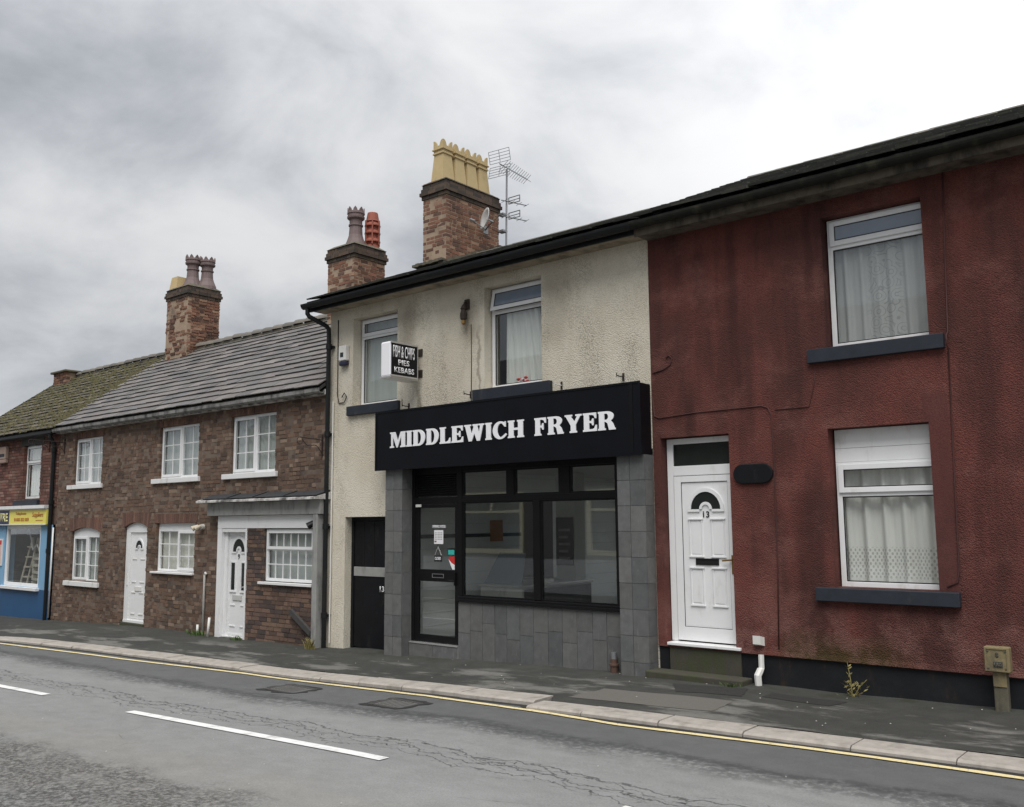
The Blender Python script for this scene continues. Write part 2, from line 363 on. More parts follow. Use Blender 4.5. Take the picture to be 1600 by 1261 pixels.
def pavemat():
    t, b = newmat('pavement_tarmac'); P = t.pos(); px, py, pz = t.sep(P)
    c = t.mix(t.noise(P, 2.2, 7, .65), (.026, .027, .025), (.068, .068, .063))
    pale = t.math('MULTIPLY', t.step(t.noise(t.scl(P, (.5, 1.5, 1)), 1.15, 8, .68), .50, .60), t.step(py, -.35, -.8))
    c = t.mix(t.math('MULTIPLY', pale, .65), c, (.20, .195, .18))
    moss = t.math('MULTIPLY', t.step(t.noise(P, 3, 6, .7), .5, .66), t.step(py, -.5, -.1))
    c = t.mix(t.math('MULTIPLY', moss, .7), c, (.035, .036, .018))
    agg = t.noise(P, 120, 3, .7)
    c = t.mix(1, c, t.mix(agg, (.45, .45, .45), (1.55, 1.55, 1.55)), 'MULTIPLY')
    mot = t.noise(P, 5, 7, .72); c = t.mix(1, c, t.mix(mot, (.66, .66, .66), (1.42, 1.42, 1.40)), 'MULTIPLY')
    t.set(b.inputs['Base Color'], c); b.inputs['Roughness'].default_value = .88
    b.inputs['Specular IOR Level'].default_value = .3
    t.set(b.inputs['Normal'], t.bump(t.math('ADD', agg, t.math('MULTIPLY', pale, .3)), .6, .006))
pavemat()
def yellowmat():
    t, b = newmat('paint_yellow_road'); P = t.pos()
    c = t.mix(t.noise(P, 8, 5), (.80, .69, .40), (.70, .58, .30))
    c = t.mix(t.step(t.noise(P, 26, 6, .75), .56, .66), c, (.14, .13, .11))
    t.set(b.inputs['Base Color'], c); b.inputs['Roughness'].default_value = .75
yellowmat()
def darksteel():
    t, b = newmat('gap_black'); b.inputs['Base Color'].default_value = (.006, .006, .006, 1); b.inputs['Roughness'].default_value = .9
darksteel()

# ------------------------------------------------------------------ object helpers
ORG = {}
def thing(name, label, cat, loc=(0, 0, 0), group=None, kind=None):
    o = bpy.data.objects.new(name, None); COL.objects.link(o); o.location = loc; ORG[o.name] = Vector(loc)
    o.empty_display_size = .2
    tag(o, label, cat, group, kind); return o
def tag(o, label=None, cat=None, group=None, kind=None):
    if label: o['label'] = label
    if cat: o['category'] = cat
    if group: o['group'] = group
    if kind: o['kind'] = kind
    return o
def place_ob(o, parent, org):
    COL.objects.link(o)
    if parent: o.parent = parent; ORG[o.name] = ORG[parent.name]
    else: o.location = org; ORG[o.name] = Vector(org)
    return o
class MB:
    def __init__(s): s.v = []; s.f = []; s.t = []; s.cur = None
    def add(s, vs, fs, tint=None):
        b = len(s.v); s.v += [tuple(q) for q in vs]; s.f += [tuple(i+b for i in f) for f in fs]
        s.t += [tint or s.cur]*len(fs); return s
    def box(s, x0, x1, y0, y1, z0, z1, tint=None, jit=0):
        vs = [(x, y, z) for x in (x0, x1) for y in (y0, y1) for z in (z0, z1)]
        if jit: vs = [tuple(c+random.uniform(-jit, jit) for c in q) for q in vs]
        return s.add(vs, [(0, 1, 3, 2), (4, 6, 7, 5), (0, 4, 5, 1), (2, 3, 7, 6), (0, 2, 6, 4), (1, 5, 7, 3)], tint)
    def quad(s, a, b, c, d, tint=None): return s.add([a, b, c, d], [(0, 1, 2, 3)], tint)
    def prism(s, poly, y0, y1, tint=None):            # polygon in x,z extruded along y
        n = len(poly); vs = [(a, y0, c) for a, c in poly]+[(a, y1, c) for a, c in poly]
        fs = [tuple(range(n)), tuple(range(2*n-1, n-1, -1))]+[(i, i+n, (i+1) % n+n, (i+1) % n) for i in range(n)]
        return s.add(vs, fs, tint)
    def extr(s, poly, vec, tint=None):                # any planar 3d polygon extruded along vec
        n = len(poly); vec = Vector(vec); vs = [Vector(q) for q in poly]; vs += [q+vec for q in vs]
        fs = [tuple(range(n)), tuple(range(2*n-1, n-1, -1))]+[(i, i+n, (i+1) % n+n, (i+1) % n) for i in range(n)]
        return s.add(vs, fs, tint)
    def ring(s, x0, x1, z0, z1, w, y0, y1):
        s.box(x0, x0+w, y0, y1, z0, z1); s.box(x1-w, x1, y0, y1, z0, z1)
        s.box(x0+w, x1-w, y0, y1, z0, z0+w); s.box(x0+w, x1-w, y0, y1, z1-w, z1); return s
    def tube(s, pts, r, n=8, cap=True, tint=None):
        pts = [Vector(q) for q in pts]; vs = []; fs = []; m = len(pts)
        rr = r if isinstance(r, (list, tuple)) else [r]*m
        ref = None
        for i, q in enumerate(pts):
            d = (pts[min(i+1, m-1)]-pts[max(i-1, 0)]).normalized()
            if ref is None: ref = d.orthogonal().normalized()
            ref = (ref-d*ref.dot(d)).normalized(); b = d.cross(ref)
            vs += [q+(ref*math.cos(2*math.pi*k/n)+b*math.sin(2*math.pi*k/n))*rr[i] for k in range(n)]
        for i in range(m-1):
            for k in range(n):
                fs.append((i*n+k, i*n+(k+1) % n, (i+1)*n+(k+1) % n, (i+1)*n+k))
        if cap: fs += [tuple(range(n-1, -1, -1)), tuple(range((m-1)*n, m*n))]
        return s.add(vs, fs, tint)
    def lathe(s, prof, c, n=16, ang=0, cap=True):     # profile (r, z) round a vertical axis at c
        vs = []; fs = []
        for r, z in prof:
            vs += [(c[0]+r*math.cos(ang+2*math.pi*k/n), c[1]+r*math.sin(ang+2*math.pi*k/n), c[2]+z) for k in range(n)]
        for i in range(len(prof)-1):
            for k in range(n): fs.append((i*n+k, i*n+(k+1) % n, (i+1)*n+(k+1) % n, (i+1)*n+k))
        if cap: fs += [tuple(range(n-1, -1, -1)), tuple(range((len(prof)-1)*n, len(prof)*n))]
        return s.add(vs, fs)
    def build(s, name, mat, parent=None, org=(0, 0, 0), smooth=False, bevel=0, kind=None, label=None):
        o_ = ORG[parent.name] if parent else Vector(org)
        me = bpy.data.meshes.new(name)
        me.from_pydata([(a-o_.x, b-o_.y, c-o_.z) for a, b, c in s.v], [], s.f); me.update()
        bm = bmesh.new(); bm.from_mesh(me)
        if not any(s.t): bmesh.ops.recalc_face_normals(bm, faces=bm.faces)
        bm.to_mesh(me); bm.free()
        if any(s.t):
            ca = me.color_attributes.new('tint', 'FLOAT_COLOR', 'CORNER')
            buf = []
            for p_, tt in zip(me.polygons, s.t): buf += list((tt or (.1, .1, .1))+(1,))*len(p_.vertices)
            ca.data.foreach_set('color', buf)
        if smooth: me.polygons.foreach_set('use_smooth', [True]*len(me.polygons))
        me.materials.append(MATS[mat] if isinstance(mat, str) else mat)
        o = bpy.data.objects.new(name, me); place_ob(o, parent, org)
        if bevel:
            md = o.modifiers.new('bevel', 'BEVEL'); md.width = bevel; md.segments = 2; md.limit_method = 'ANGLE'; md.angle_limit = R(50)
        if kind: o['kind'] = kind
        if label: o['label'] = label
        return o

def wz(x):                                            # fall of the street: it drops towards the far end
    pts = [(-60, -.85), (-40, -.62), (-22.7, -.36), (-18.8, -.235), (-14.5, -.205), (-10.6, -.14), (-8, -.06), (-6, 0), (-2, .04), (6, .10), (20, .2)]
    if x <= pts[0][0]: return pts[0][1]
    for (a, b), (c, e) in zip(pts, pts[1:]):
        if x <= c: return b+(e-b)*(x-a)/(c-a)
    return pts[-1][1]
def bend(x):
    q = max(0, -12.5-x); return -.011*q*q if q < 6 else -.396-.12*(q-6)
def k_in(x): return (-1.99+(x+6.3)*.05 if x > -6.3 else -1.74+.0*(x))+bend(x) if x < -1.7 else -1.76
def k_out(x): return k_in(x)-(.31 if x > -6.3 else .345)
ROAD = -.085

# ------------------------------------------------------------------ setting: ground, road, pavements, kerb
def frange(a, b, n): return [a+(b-a)*i/n for i in range(n+1)]
m = MB(); m.quad((-400, -400, -1.6), (400, -400, -1.6), (400, 400, -1.6), (-400, 400, -1.6))
m.build('ground', 'pavement_tarmac', kind='structure')
def sheet(xs, yfun, ny, zfun):
    m = MB(); vs = []
    for x_ in xs:
        a, b_ = yfun(x_)
        for j in range(ny+1):
            y_ = a+(b_-a)*j/ny; vs.append((x_, y_, zfun(x_, y_)))
    fs = [(i*(ny+1)+j, i*(ny+1)+j+1, (i+1)*(ny+1)+j+1, (i+1)*(ny+1)+j) for i in range(len(xs)-1) for j in range(ny)]
    m.add(vs, [f[::-1] for f in fs]); return m
def wob(x_, y_): return .006*math.sin(x_*2.1+y_*1.3)+.004*math.sin(x_*5.3-y_*3.7)
def pz(x_, y_): return wz(x_)+.018*y_+wob(x_, y_)
xs = frange(-60, 12, 360)
sheet(xs, lambda q: (.6, k_in(q)+.004), 14, pz).build('pavement', 'pavement_tarmac', kind='structure')
sheet(xs, lambda q: (k_out(q)+.15, -8.15), 44, lambda a, b_: wz(a)+ROAD+.03*math.exp(-((b_+5)/2)**2)).build('road', 'asphalt', kind='structure')
sheet(xs, lambda q: (-8.3, -11.3), 4, lambda a, b_: wz(a)+.03).build('far_pavement', 'pavement_tarmac', kind='structure')
m = MB()
for a, b_ in zip(xs, xs[1:]):
    m.add([(a, -8.30, wz(a)+.035), (b_, -8.30, wz(b_)+.035), (b_, -8.15, wz(b_)+.035), (a, -8.15, wz(a)+.035),
           (b_, -8.15, wz(b_)-.2), (a, -8.15, wz(a)-.2)], [(0, 1, 2, 3), (3, 2, 4, 5)])
m.build('far_kerb', 'kerb_stone', kind='structure')
def rz(x_, y_): return wz(x_)+ROAD+.03*math.exp(-((y_+5)/2)**2)
kerb = thing('kerb', None, None, (0, 0, 0), kind='structure')
joints = [-5.62, -4.76, -3.92, -2.98, -2.17]
kx = [-6.30]+joints+[-1.25, -.3, .6, 1.5, 2.4, 3.3, 4.2]
kl = [-6.36, -7.45, -8.42, -9.2, -9.96, -10.95, -11.8, -12.43, -13.1, -13.78, -14.7, -15.65]
while kl[-1] > -34: kl.append(kl[-1]-.95)
for seq, lefts in ((list(zip(kx, kx[1:])), False), (list(zip(kl[1:], kl)), True)):
    for a, b_ in seq:
        g = .006; a2, b2 = a+g, b_-g; n = 3; vs = []; fs = []
        dz = random.uniform(-.006, .006); dy = random.uniform(-.012, .012)
        if lefts and b_ < -6.3 and b_ > -8.5: dz += .012
        for i in range(n+1):
            q = a2+(b2-a2)*i/n; yi, yo = k_in(q)+dy, k_out(q)+dy; zt = wz(q)-.030+dz
            vs += [(q, yi, zt-.2), (q, yi, zt), (q, yo+.03, zt-.004), (q, yo, zt-.022), (q, yo-.012, zt-.25)]
        for i in range(n):
            for j in range(4): fs.append((i*5+j, (i+1)*5+j, (i+1)*5+j+1, i*5+j+1))
        fs += [(0, 1, 2, 3, 4), tuple(n*5+j for j in (4, 3, 2, 1, 0))]
        MB().add(vs, fs).build('kerb_stone', 'kerb_stone', kerb)
# dark gutter strip between kerb and road, yellow line, centre dashes
def strip(x0, x1, yf, wdt, mat, name, dz=.004, n=60, jit=0):
    m = MB(); vs = []
    for q in frange(x0, x1, n):
        j1, j2 = random.uniform(-jit, jit), random.uniform(-jit, jit)
        for y_ in (yf(q)+wdt/2+j1, yf(q)-wdt/2+j2): vs.append((q, y_, rz(q, y_)+dz))
    m.add(vs, [(2*i+1, 2*i+3, 2*i+2, 2*i) for i in range(n)])
    return m.build(name, mat, kind='structure')
strip(-50, 8, lambda q: k_out(q)-.02, .14, 'tarmac_dark', 'channel', .003, 200, .012)
strip(-50, 8, lambda q: (k_out(q)-.04 if q < -6.3 else -2.02-.02*math.sin(q)) if q > -14 else k_out(q)-.06, .075, 'paint_yellow_road', 'road_marking', .010, 300, .006) if 0 else None
def yl(q):
    pts = [(-60, -9), (-26, -3.75), (-18.66, -2.72), (-15.54, -2.45), (-11.5, -2.22), (-7.8, -2.24), (-5.1, -2.42), (-3.2, -2.27), (-1.7, -2.24), (8, -2.25)]
    for (a, b_), (c_, e_) in zip(pts, pts[1:]):
        if q <= c_: return b_+(e_-b_)*(q-a)/(c_-a)
    return -2.3
strip(-50, 8, yl, .075, 'paint_yellow_road', 'road_marking', .010, 400, .005)
def dash(x0, x1, y0, y1):
    m = MB(); vs = []
    n = 12
    for i in range(n+1):
        q = x0+(x1-x0)*i/n; yc = y0+(y1-y0)*i/n
        for y_ in (yc+.055, yc-.055): vs.append((q+(.10 if y_ < yc else 0)*0, y_, rz(q, y_)+.008))
    m.add(vs, [(2*i+1, 2*i+3, 2*i+2, 2*i) for i in range(n)])
    m.build('road_marking', 'paint_white_road', kind='structure')
dash(-9.92, -5.82, -4.71, -4.71); dash(-16.1, -11.94, -4.86, -4.72); dash(-22.2, -18.0, -5.2, -4.95); dash(-3.57, .4, -4.66, -4.6)
# patches in the pavement
def patch(name, poly, mat, dz, lab=None):
    m = MB(); c_ = (sum(q[0] for q in poly)/len(poly), sum(q[1] for q in poly)/len(poly))
    pts = []
    for (a, b_), (c2, e_) in zip(poly, poly[1:]+poly[:1]):
        for k in range(6):
            f = k/6; pts.append((a+(c2-a)*f+random.uniform(-.012, .012), b_+(e_-b_)*f+random.uniform(-.012, .012)))
    rings = []
    for f in (1, .66, .33): rings.append([(c_[0]+(a-c_[0])*f, c_[1]+(b_-c_[1])*f) for a, b_ in pts])
    n = len(pts); vs = [(a, b_, pz(a, b_)+dz) for r_ in rings for a, b_ in r_]+[(c_[0], c_[1], pz(*c_)+dz)]
    fs = [(r_*n+i, r_*n+(i+1) % n, (r_+1)*n+(i+1) % n, (r_+1)*n+i) for r_ in range(2) for i in range(n)]
    fs += [(2*n+i, 2*n+(i+1) % n, 3*n) for i in range(n)]
    m.add(vs, fs); return m.build(name, mat, kind='structure')
patch('pavement_patch', [(-6.21, -1.70), (-6.14, -1.09), (-4.59, -1.0), (-4.53, -1.58)][::-1], 'tarmac_pale', .004)
patch('pavement_patch', [(-5.63, -.46), (-4.75, -.36), (-4.62, -.76), (-5.35, -.88)][::-1], 'tarmac_dark', .004)
patch('pavement_patch', [(-4.45, -.40), (-3.62, -.43), (-3.70, -.73), (-4.45, -.65)][::-1], 'tarmac_dark', .004)
def manhole(x0, x1, y0, y1, label):
    t_ = thing('manhole_cover', label, 'manhole cover', ((x0+x1)/2, (y0+y1)/2, rz((x0+x1)/2, (y0+y1)/2)), 'iron covers in the road by the kerb')
    zz = rz((x0+x1)/2, (y0+y1)/2)-.002
    m = MB(); m.ring_xy = None
    wd = .05
    for a, b_, c_, e_ in ((x0, x0+wd, y0, y1), (x1-wd, x1, y0, y1), (x0+wd, x1-wd, y0, y0+wd), (x0+wd, x1-wd, y1-wd, y1)): m.box(a, b_, c_, e_, zz-.05, zz+.010)
    m.build('frame', 'cast_iron', t_)
    m = MB(); m.box(x0+wd+.006, x1-wd-.006, y0+wd+.006, y1-wd-.006, zz-.05, zz+.007)
    k = 0
    q = x0+wd+.03
    while q < x1-wd-.05: m.box(q, q+.03, y0+wd+.03, y1-wd-.03, zz+.007, zz+.013); q += .06
    m.build('lid', 'lid_iron', t_)
    # ragged dark tarmac round the frame
    mm = MB(); n = 28; cx, cy = (x0+x1)/2, (y0+y1)/2; hx, hy = (x1-x0)/2, (y1-y0)/2; vs = []
    for kk in range(n):
        a = 2*math.pi*kk/n; c_, s_ = math.cos(a), math.sin(a); sc = 1/max(abs(c_), abs(s_))
        for f in (1.0, 1.22+random.uniform(-.1, .22)):
            px_, py_ = cx+hx*c_*sc*f, cy+hy*s_*sc*f*1.05; vs.append((px_, py_, rz(px_, py_)+.005))
    mm.add(vs, [(2*i, 2*((i+1) % n), 2*((i+1) % n)+1, 2*i+1) for i in range(n)][::1]); 
    mm.f = [f[::-1] for f in mm.f]
    mm.build('tarmac_surround', 'tarmac_dark', t_)
manhole(-10.02, -9.42, -2.92, -2.52, 'rectangular iron cover in the road nearer the brick houses')
manhole(-8.02, -7.50, -2.98, -2.58, 'iron drain cover in the road in front of the chip shop')
# light specks of litter and grit
m = MB()
for i in range(75):
    a = random.uniform(-13, -2); b_ = random.choice((random.uniform(-1.6, -.1), random.uniform(-1.6, -.1), random.uniform(-6, -2.5)))
    zz = (pz if b_ > -1.7 else rz)(a, b_)+.006; r_ = random.uniform(.004, .011); an = random.uniform(0, 6)
    pts = [(a+r_*math.cos(an+k*1.57)*random.uniform(.6, 1.5), b_+r_*math.sin(an+k*1.57), zz) for k in range(4)]
    m.add([*pts, (a, b_, zz+.006)], [(0, 1, 4), (1, 2, 4), (2, 3, 4), (3, 0, 4)])
m.build('litter', 'litter', kind='stuff')

# ------------------------------------------------------------------ building helpers
def wall(parent, name, x0, x1, z0, z1, holes, y, depth, mat):
    X = sorted({x0, x1, *[c for h in holes for c in h[:2] if x0 < c < x1]}); Z = sorted({z0, z1, *[c for h in holes for c in h[2:4] if z0 < c < z1]})
    m = MB()
    inside = lambda a, c_: any(h[0] < a < h[1] and h[2] < c_ < h[3] for h in holes)
    for a, b_ in zip(X, X[1:]):
        for c_, e_ in zip(Z, Z[1:]):
            if not inside((a+b_)/2, (c_+e_)/2):
                m.quad((a, y, c_), (b_, y, c_), (b_, y, e_), (a, y, e_))
    for h in holes:
        a, b_, c_, e_ = max(h[0], x0), min(h[1], x1), max(h[2], z0), min(h[3], z1)
        m.quad((a, y, c_), (a, y, e_), (a, y+depth, e_), (a, y+depth, c_)); m.quad((b_, y, e_), (b_, y, c_), (b_, y+depth, c_), (b_, y+depth, e_))
        m.quad((a, y, e_), (b_, y, e_), (b_, y+depth, e_), (a, y+depth, e_))
        if c_ > z0: m.quad((b_, y, c_), (a, y, c_), (a, y+depth, c_), (b_, y+depth, c_))
    # inner skin so the room behind is closed except at the openings
    for a, b_ in zip(X, X[1:]):
        for c_, e_ in zip(Z, Z[1:]):
            if not inside((a+b_)/2, (c_+e_)/2):
                m.quad((b_, y+depth, c_), (a, y+depth, c_), (a, y+depth, e_), (b_, y+depth, e_))
    o = m.build(name, mat, parent); return o
def shell(parent, x0, x1, z0, yf, yb, eave, ridge_y, ridge_z, slabs, mat, rear=None):
    for side in (x0, x1):
        m = MB(); s = .04 if side == x0 else -.04
        m.extr([(side, yf, z0), (side, yb, z0), (side, yb, eave), (side, ridge_y, ridge_z), (side, yf, eave)], (s, 0, 0)); m.build('gable_wall', mat, parent)
    m = MB()
    if rear:
        a, b_, c_, e_ = rear; m.box(x0+.05, a, yb-.1, yb, z0, eave); m.box(b_, x1-.05, yb-.1, yb, z0, eave); m.box(a, b_, yb-.1, yb, z0, c_); m.box(a, b_, yb-.1, yb, e_, eave)
    else: m.box(x0+.05, x1-.05, yb-.1, yb, z0, eave)
    m.build('back_wall', mat, parent)
    for z_ in slabs:
        m = MB(); m.box(x0+.05, x1-.05, yf, yb-.11, z_, z_+.12); m.build('floor_slab', 'interior_dark', parent)

BV = {}
def unit_brick(k, cols, tintname):
    key = (tintname, k)
    if key not in BV:
        m = MB(); c = random.choice(cols); v = random.uniform(.85, 1.15)
        m.box(0, 1, 0, 1, 0, 1, tuple(q*v for q in c), jit=.012)
        me = bpy.data.meshes.new('brick'); me.from_pydata(m.v, [], m.f); me.update()
        ca = me.color_attributes.new('tint', 'FLOAT_COLOR', 'CORNER')
        ca.data.foreach_set('color', [q for p_ in me.polygons for _ in p_.vertices for q in m.t[0]+(1,)])
        BV[key] = me
    return BV[key]
def single(name, me, parent, loc, scale, mat):
    if not me.materials: me.materials.append(MATS[mat])
    o = bpy.data.objects.new(name, me); COL.objects.link(o); o.parent = parent
    o.location = Vector(loc)-ORG[parent.name]; o.scale = scale; return o
def brick_rows(x0, x1, z0, z1, holes, y=0, depth=.1, ch=.075, bl=.225, head=.3, ragged=.004, wav=0, jt=.010):
    out = []; row = 0; z_ = z0
    while z_ < z1-.02:
        zt = min(z_+ch-jt, z1)
        iv = [(x0, x1)]
        for h in holes:
            if h[2] < (z_+zt)/2 < h[3]:
                nv = []
                for a, b_ in iv:
                    if h[1] <= a or h[0] >= b_: nv.append((a, b_)); continue
                    if h[0] > a: nv.append((a, h[0]))
                    if h[1] < b_: nv.append((h[1], b_))
                iv = nv
        q = x0-random.uniform(0, .2)-(bl/2 if row % 2 else 0)
        cuts = []
        while q < x1:
            L = bl/2 if random.random() < head else bl
            L *= random.uniform(.93, 1.07); cuts.append((q, q+L-jt)); q += L
        for a, b_ in iv:
            for c_, e_ in cuts:
                l, r_ = max(a, c_), min(b_, e_)
                if r_-l > .028:
                    o = random.uniform(-ragged, ragged)
                    dzw = wav*math.sin((l+r_)*.45+z_*1.7)+wav*.5*math.sin((l+r_)*1.3-z_)
                    out.append((l, r_, y+o, y+depth, z_+dzw+random.uniform(-.003, .003), zt+dzw+random.uniform(-.004, .002)))
        z_ += ch; row += 1
    return out
PAL_B = [(.175, .118, .085), (.155, .102, .074), (.17, .108, .076), (.145, .094, .068), (.125, .083, .063), (.195, .132, .095), (.10, .071, .058), (.145, .087, .06), (.24, .175, .13), (.112, .076, .059), (.16, .101, .07), (.135, .09, .066)]
PAL_PORCH = [(.15, .095, .072), (.12, .08, .066), (.085, .062, .056), (.17, .11, .085), (.07, .055, .052), (.19, .125, .09)]
PAL_A = [(.175, .078, .06), (.145, .066, .053), (.12, .058, .048), (.20, .10, .075), (.16, .085, .065), (.23, .14, .11)]
PAL_C = [(.235, .112, .072), (.19, .092, .062), (.155, .080, .058), (.27, .142, .092), (.115, .066, .052), (.215, .112, .076), (.31, .19, .13), (.20, .10, .07)]
PAL_CAP = [(.085, .066, .05), (.065, .052, .042), (.115, .08, .06), (.055, .048, .042), (.10, .075, .056)]
PAL_ARCH = [(.165, .088, .064), (.14, .077, .058), (.185, .105, .078), (.12, .07, .054)]
def put_bricks(parent, lst, pal, tname, mat, limit, partname='brick'):
    CP = Vector((0, -10, 1.85))
    big = sorted(lst, key=lambda b_: (b_[1]-b_[0] < .19, (Vector(((b_[0]+b_[1])/2, b_[2], b_[4]))-CP).length))
    for i, b_ in enumerate(big[:limit]):
        single(partname, unit_brick(random.randrange(24), pal, tname), parent, (b_[0], b_[2], b_[4]), (b_[1]-b_[0], b_[3]-b_[2], b_[5]-b_[4]), mat)
    rest = big[limit:]
    if rest:
        m = MB()
        for b_ in rest:
            c = random.choice(pal); v = random.uniform(.82, 1.18); m.box(*b_, tint=tuple(q*v for q in c))
        m.build('brickwork', mat, parent, kind='stuff')

def georgian(parent, x0, x1, z0, z1, y, sash_left=True, sill=None, head=0, arch=0):
    m = MB(); zt = z1-head
    m.ring(x0, x1, z0, zt, .045, y, y+.06); xm = (x0+x1)/2; m.box(xm-.025, xm+.025, y+.001, y+.059, z0+.045, zt-.045)
    wdw = m.build('window', 'upvc', parent, bevel=.004)
    if head:
        h_ = MB()
        if arch:
            pts = [(x0, zt+.002), (x1, zt+.002), (x1, z1)]+[(x1+(x0-x1)*k/10, z1+arch*(1-(2*k/10-1)**2)) for k in range(1, 10)]+[(x0, z1)]
            h_.prism(pts, y+.004, y+.05)
        else: h_.box(x0, x1, y+.004, y+.05, zt+.002, z1)
        h_.build('head_board', 'upvc', wdw)
    for i, (a, b_) in enumerate(((x0+.045, xm-.025), (xm+.025, x1-.045))):
        c_, e_ = z0+.045, zt-.045; yy = y+.03
        if (i == 0) == sash_left:
            MB().ring(a-.012, b_+.012, c_-.012, e_+.012, .05, y-.014, y-.001).build('sash', 'upvc', wdw, bevel=.003)
            a += .038; b_ -= .038; c_ += .038; e_ -= .038
        hb = .009
        xs_ = frange(a, b_, 2); zs_ = frange(c_, e_, 3)
        MB().box(xs_[1]-hb, xs_[1]+hb, yy-.013, yy+.004, c_, e_).build('glazing_bar', 'upvc', wdw)
        for q in zs_[1:3]: MB().box(a, b_, yy-.0115, yy+.003, q-hb, q+hb).build('glazing_bar', 'upvc', wdw)
        for j in range(2):
            for k in range(3):
                MB().box(xs_[j]+(hb if j else 0), xs_[j+1]-(0 if j else hb), yy-.003, yy+.002, zs_[k]+(hb if k else 0), zs_[k+1]-(hb if k < 2 else 0)).build('pane', 'glass', wdw)
    if sill:
        MB().box(sill[0], sill[1], -.055, y-.002, sill[2], sill[3]).build('sill', 'white_paint', wdw, bevel=.006)
    return wdw
def tophung(parent, x0, x1, z0, z1, y, mid, sill=None, tilt=0, head=0, sillmat='sill_slate', fr=.055, vent_glass='glass'):
    m = MB(); zt = z1-head
    m.ring(x0, x1, z0, zt, fr, y, y+.065); m.box(x0+fr, x1-fr, y+.001, y+.064, mid-.03, mid+.03)
    wdw = m.build('window', 'upvc', parent, bevel=.004)
    if head:
        h_ = MB(); h_.box(x0, x1, y+.006, y+.05, zt+.003, zt+.003+(head-.003)*.42); h_.box(x0, x1, y+.008, y+.05, zt+.003+(head-.003)*.42+.004, z1)
        h_.build('head_board', 'upvc', wdw)
    MB().box(x0+fr, x1-fr, y+.022, y+.028, z0+fr, mid-.03).build('pane', 'glass', wdw)
    MB().ring(x0+fr, x1-fr, z0+fr, mid-.03, .012, y+.012, y+.021).build('gasket', 'letter_black', wdw)
    a, b_, c_, e_ = x0+fr*.55, x1-fr*.55, mid+.012, zt-fr*.45
    hinge = Vector((0, y-.002, e_)); rot = Matrix.Rotation(-tilt, 3, 'X')
    def rotm(mb):
        mb.v = [tuple(rot @ (Vector(q)-hinge)+hinge) for q in mb.v]; return mb
    sash = rotm(MB().ring(a, b_, c_, e_, .058, y-.022, y-.003)).build('sash', 'upvc', wdw, bevel=.004)
    rotm(MB().box(a+.058, b_-.058, y-.014, y-.009, c_+.058, e_-.058)).build('pane', vent_glass, wdw)
    rotm(MB().ring(a+.058, b_-.058, c_+.058, e_-.058, .010, y-.020, y-.0145)).build('gasket', 'letter_black', wdw)
    if sill: MB().box(sill[0], sill[1], -sill[4], y-.002, sill[2], sill[3]).build('sill', sillmat, wdw, bevel=.008)
    return wdw
def curtain(label, x0, x1, z0, z1, y, mat='net', amp=.018, waves=9, lean=0, hole=None):
    o_ = ((x0+x1)/2, y, z0); n = 70; vs = []; m = MB(); rows = 6
    ph = [random.uniform(0, 6) for _ in range(3)]
    for j in range(rows+1):
        f = j/rows; zz = z0+(z1-z0)*f
        for i in range(n+1):
            u = i/n; xx = x0+(x1-x0)*u+lean*(1-f)*u
            yy = y+amp*(math.sin(u*waves*2*math.pi+ph[0]+.6*f)+.5*math.sin(u*waves*3.7*math.pi+ph[1]+.9*f)+.6*math.sin(u*5+ph[2]))
            vs.append((xx, yy, zz))
    m.add(vs, [(j*(n+1)+i, j*(n+1)+i+1, (j+1)*(n+1)+i+1, (j+1)*(n+1)+i) for j in range(rows) for i in range(n)])
    o = m.build('curtain', mat, None, o_, smooth=True); tag(o, label, 'curtain', 'curtains behind the house windows')
    return o
def slates(parent, x0, x1, ye, ze, yr, zr, wdt, expo, mat, pal, limit, thick=.014, jag=.012, name='slate', ragged=False):
    L = math.hypot(yr-ye, zr-ze); uy, uz = (yr-ye)/L, (zr-ze)/L; ny, nz = -uz, uy
    rows = max(1, int(L/expo)); lst = []
    for r_ in range(rows+1):
        s0 = r_*expo; q = x0-(wdt/2 if r_ % 2 else 0)
        while q < x1:
            wv = wdt*random.uniform(.72, 1.25)
            a, b_ = max(q, x0), min(q+wv-.006, x1)
            if b_-a > .05: lst.append((a, b_, s0+random.uniform(-jag, jag), min(s0+expo*1.25, L)))
            q += wv
    def verts(sl):
        a, b_, s0, s1 = sl; h0 = thick+.012+random.uniform(0, .012); h1 = .003; sk = random.uniform(-.5, .5)*jag
        P_ = lambda x_, s_, h_: (x_, ye+uy*s_+ny*h_, ze+uz*s_+nz*h_)
        return [P_(a, s0+sk, h0-thick), P_(b_, s0-sk, h0-thick), P_(b_, s1, h1-thick), P_(a, s1, h1-thick),
                P_(a, s0+sk, h0), P_(b_, s0-sk, h0+random.uniform(-.003, .003)), P_(b_, s1, h1), P_(a, s1, h1)]
    F = [(3, 2, 1, 0), (4, 5, 6, 7), (0, 1, 5, 4), (2, 3, 7, 6), (1, 2, 6, 5), (3, 0, 4, 7)]
    CP = Vector((0, -10, 1.85))
    lst.sort(key=lambda s_: (Vector(((s_[0]+s_[1])/2, ye+uy*s_[2], ze+uz*s_[2]))-CP).length)
    rest = MB()
    for i, s_ in enumerate(lst):
        c = random.choice(pal); v = random.uniform(.85, 1.15); c = tuple(k*v for k in c)
        if i < limit: MB().add(verts(s_), F, c).build(name, mat, parent)
        else: rest.add(verts(s_), F, c)
    if rest.v: rest.build('slating', mat, parent, kind='stuff')
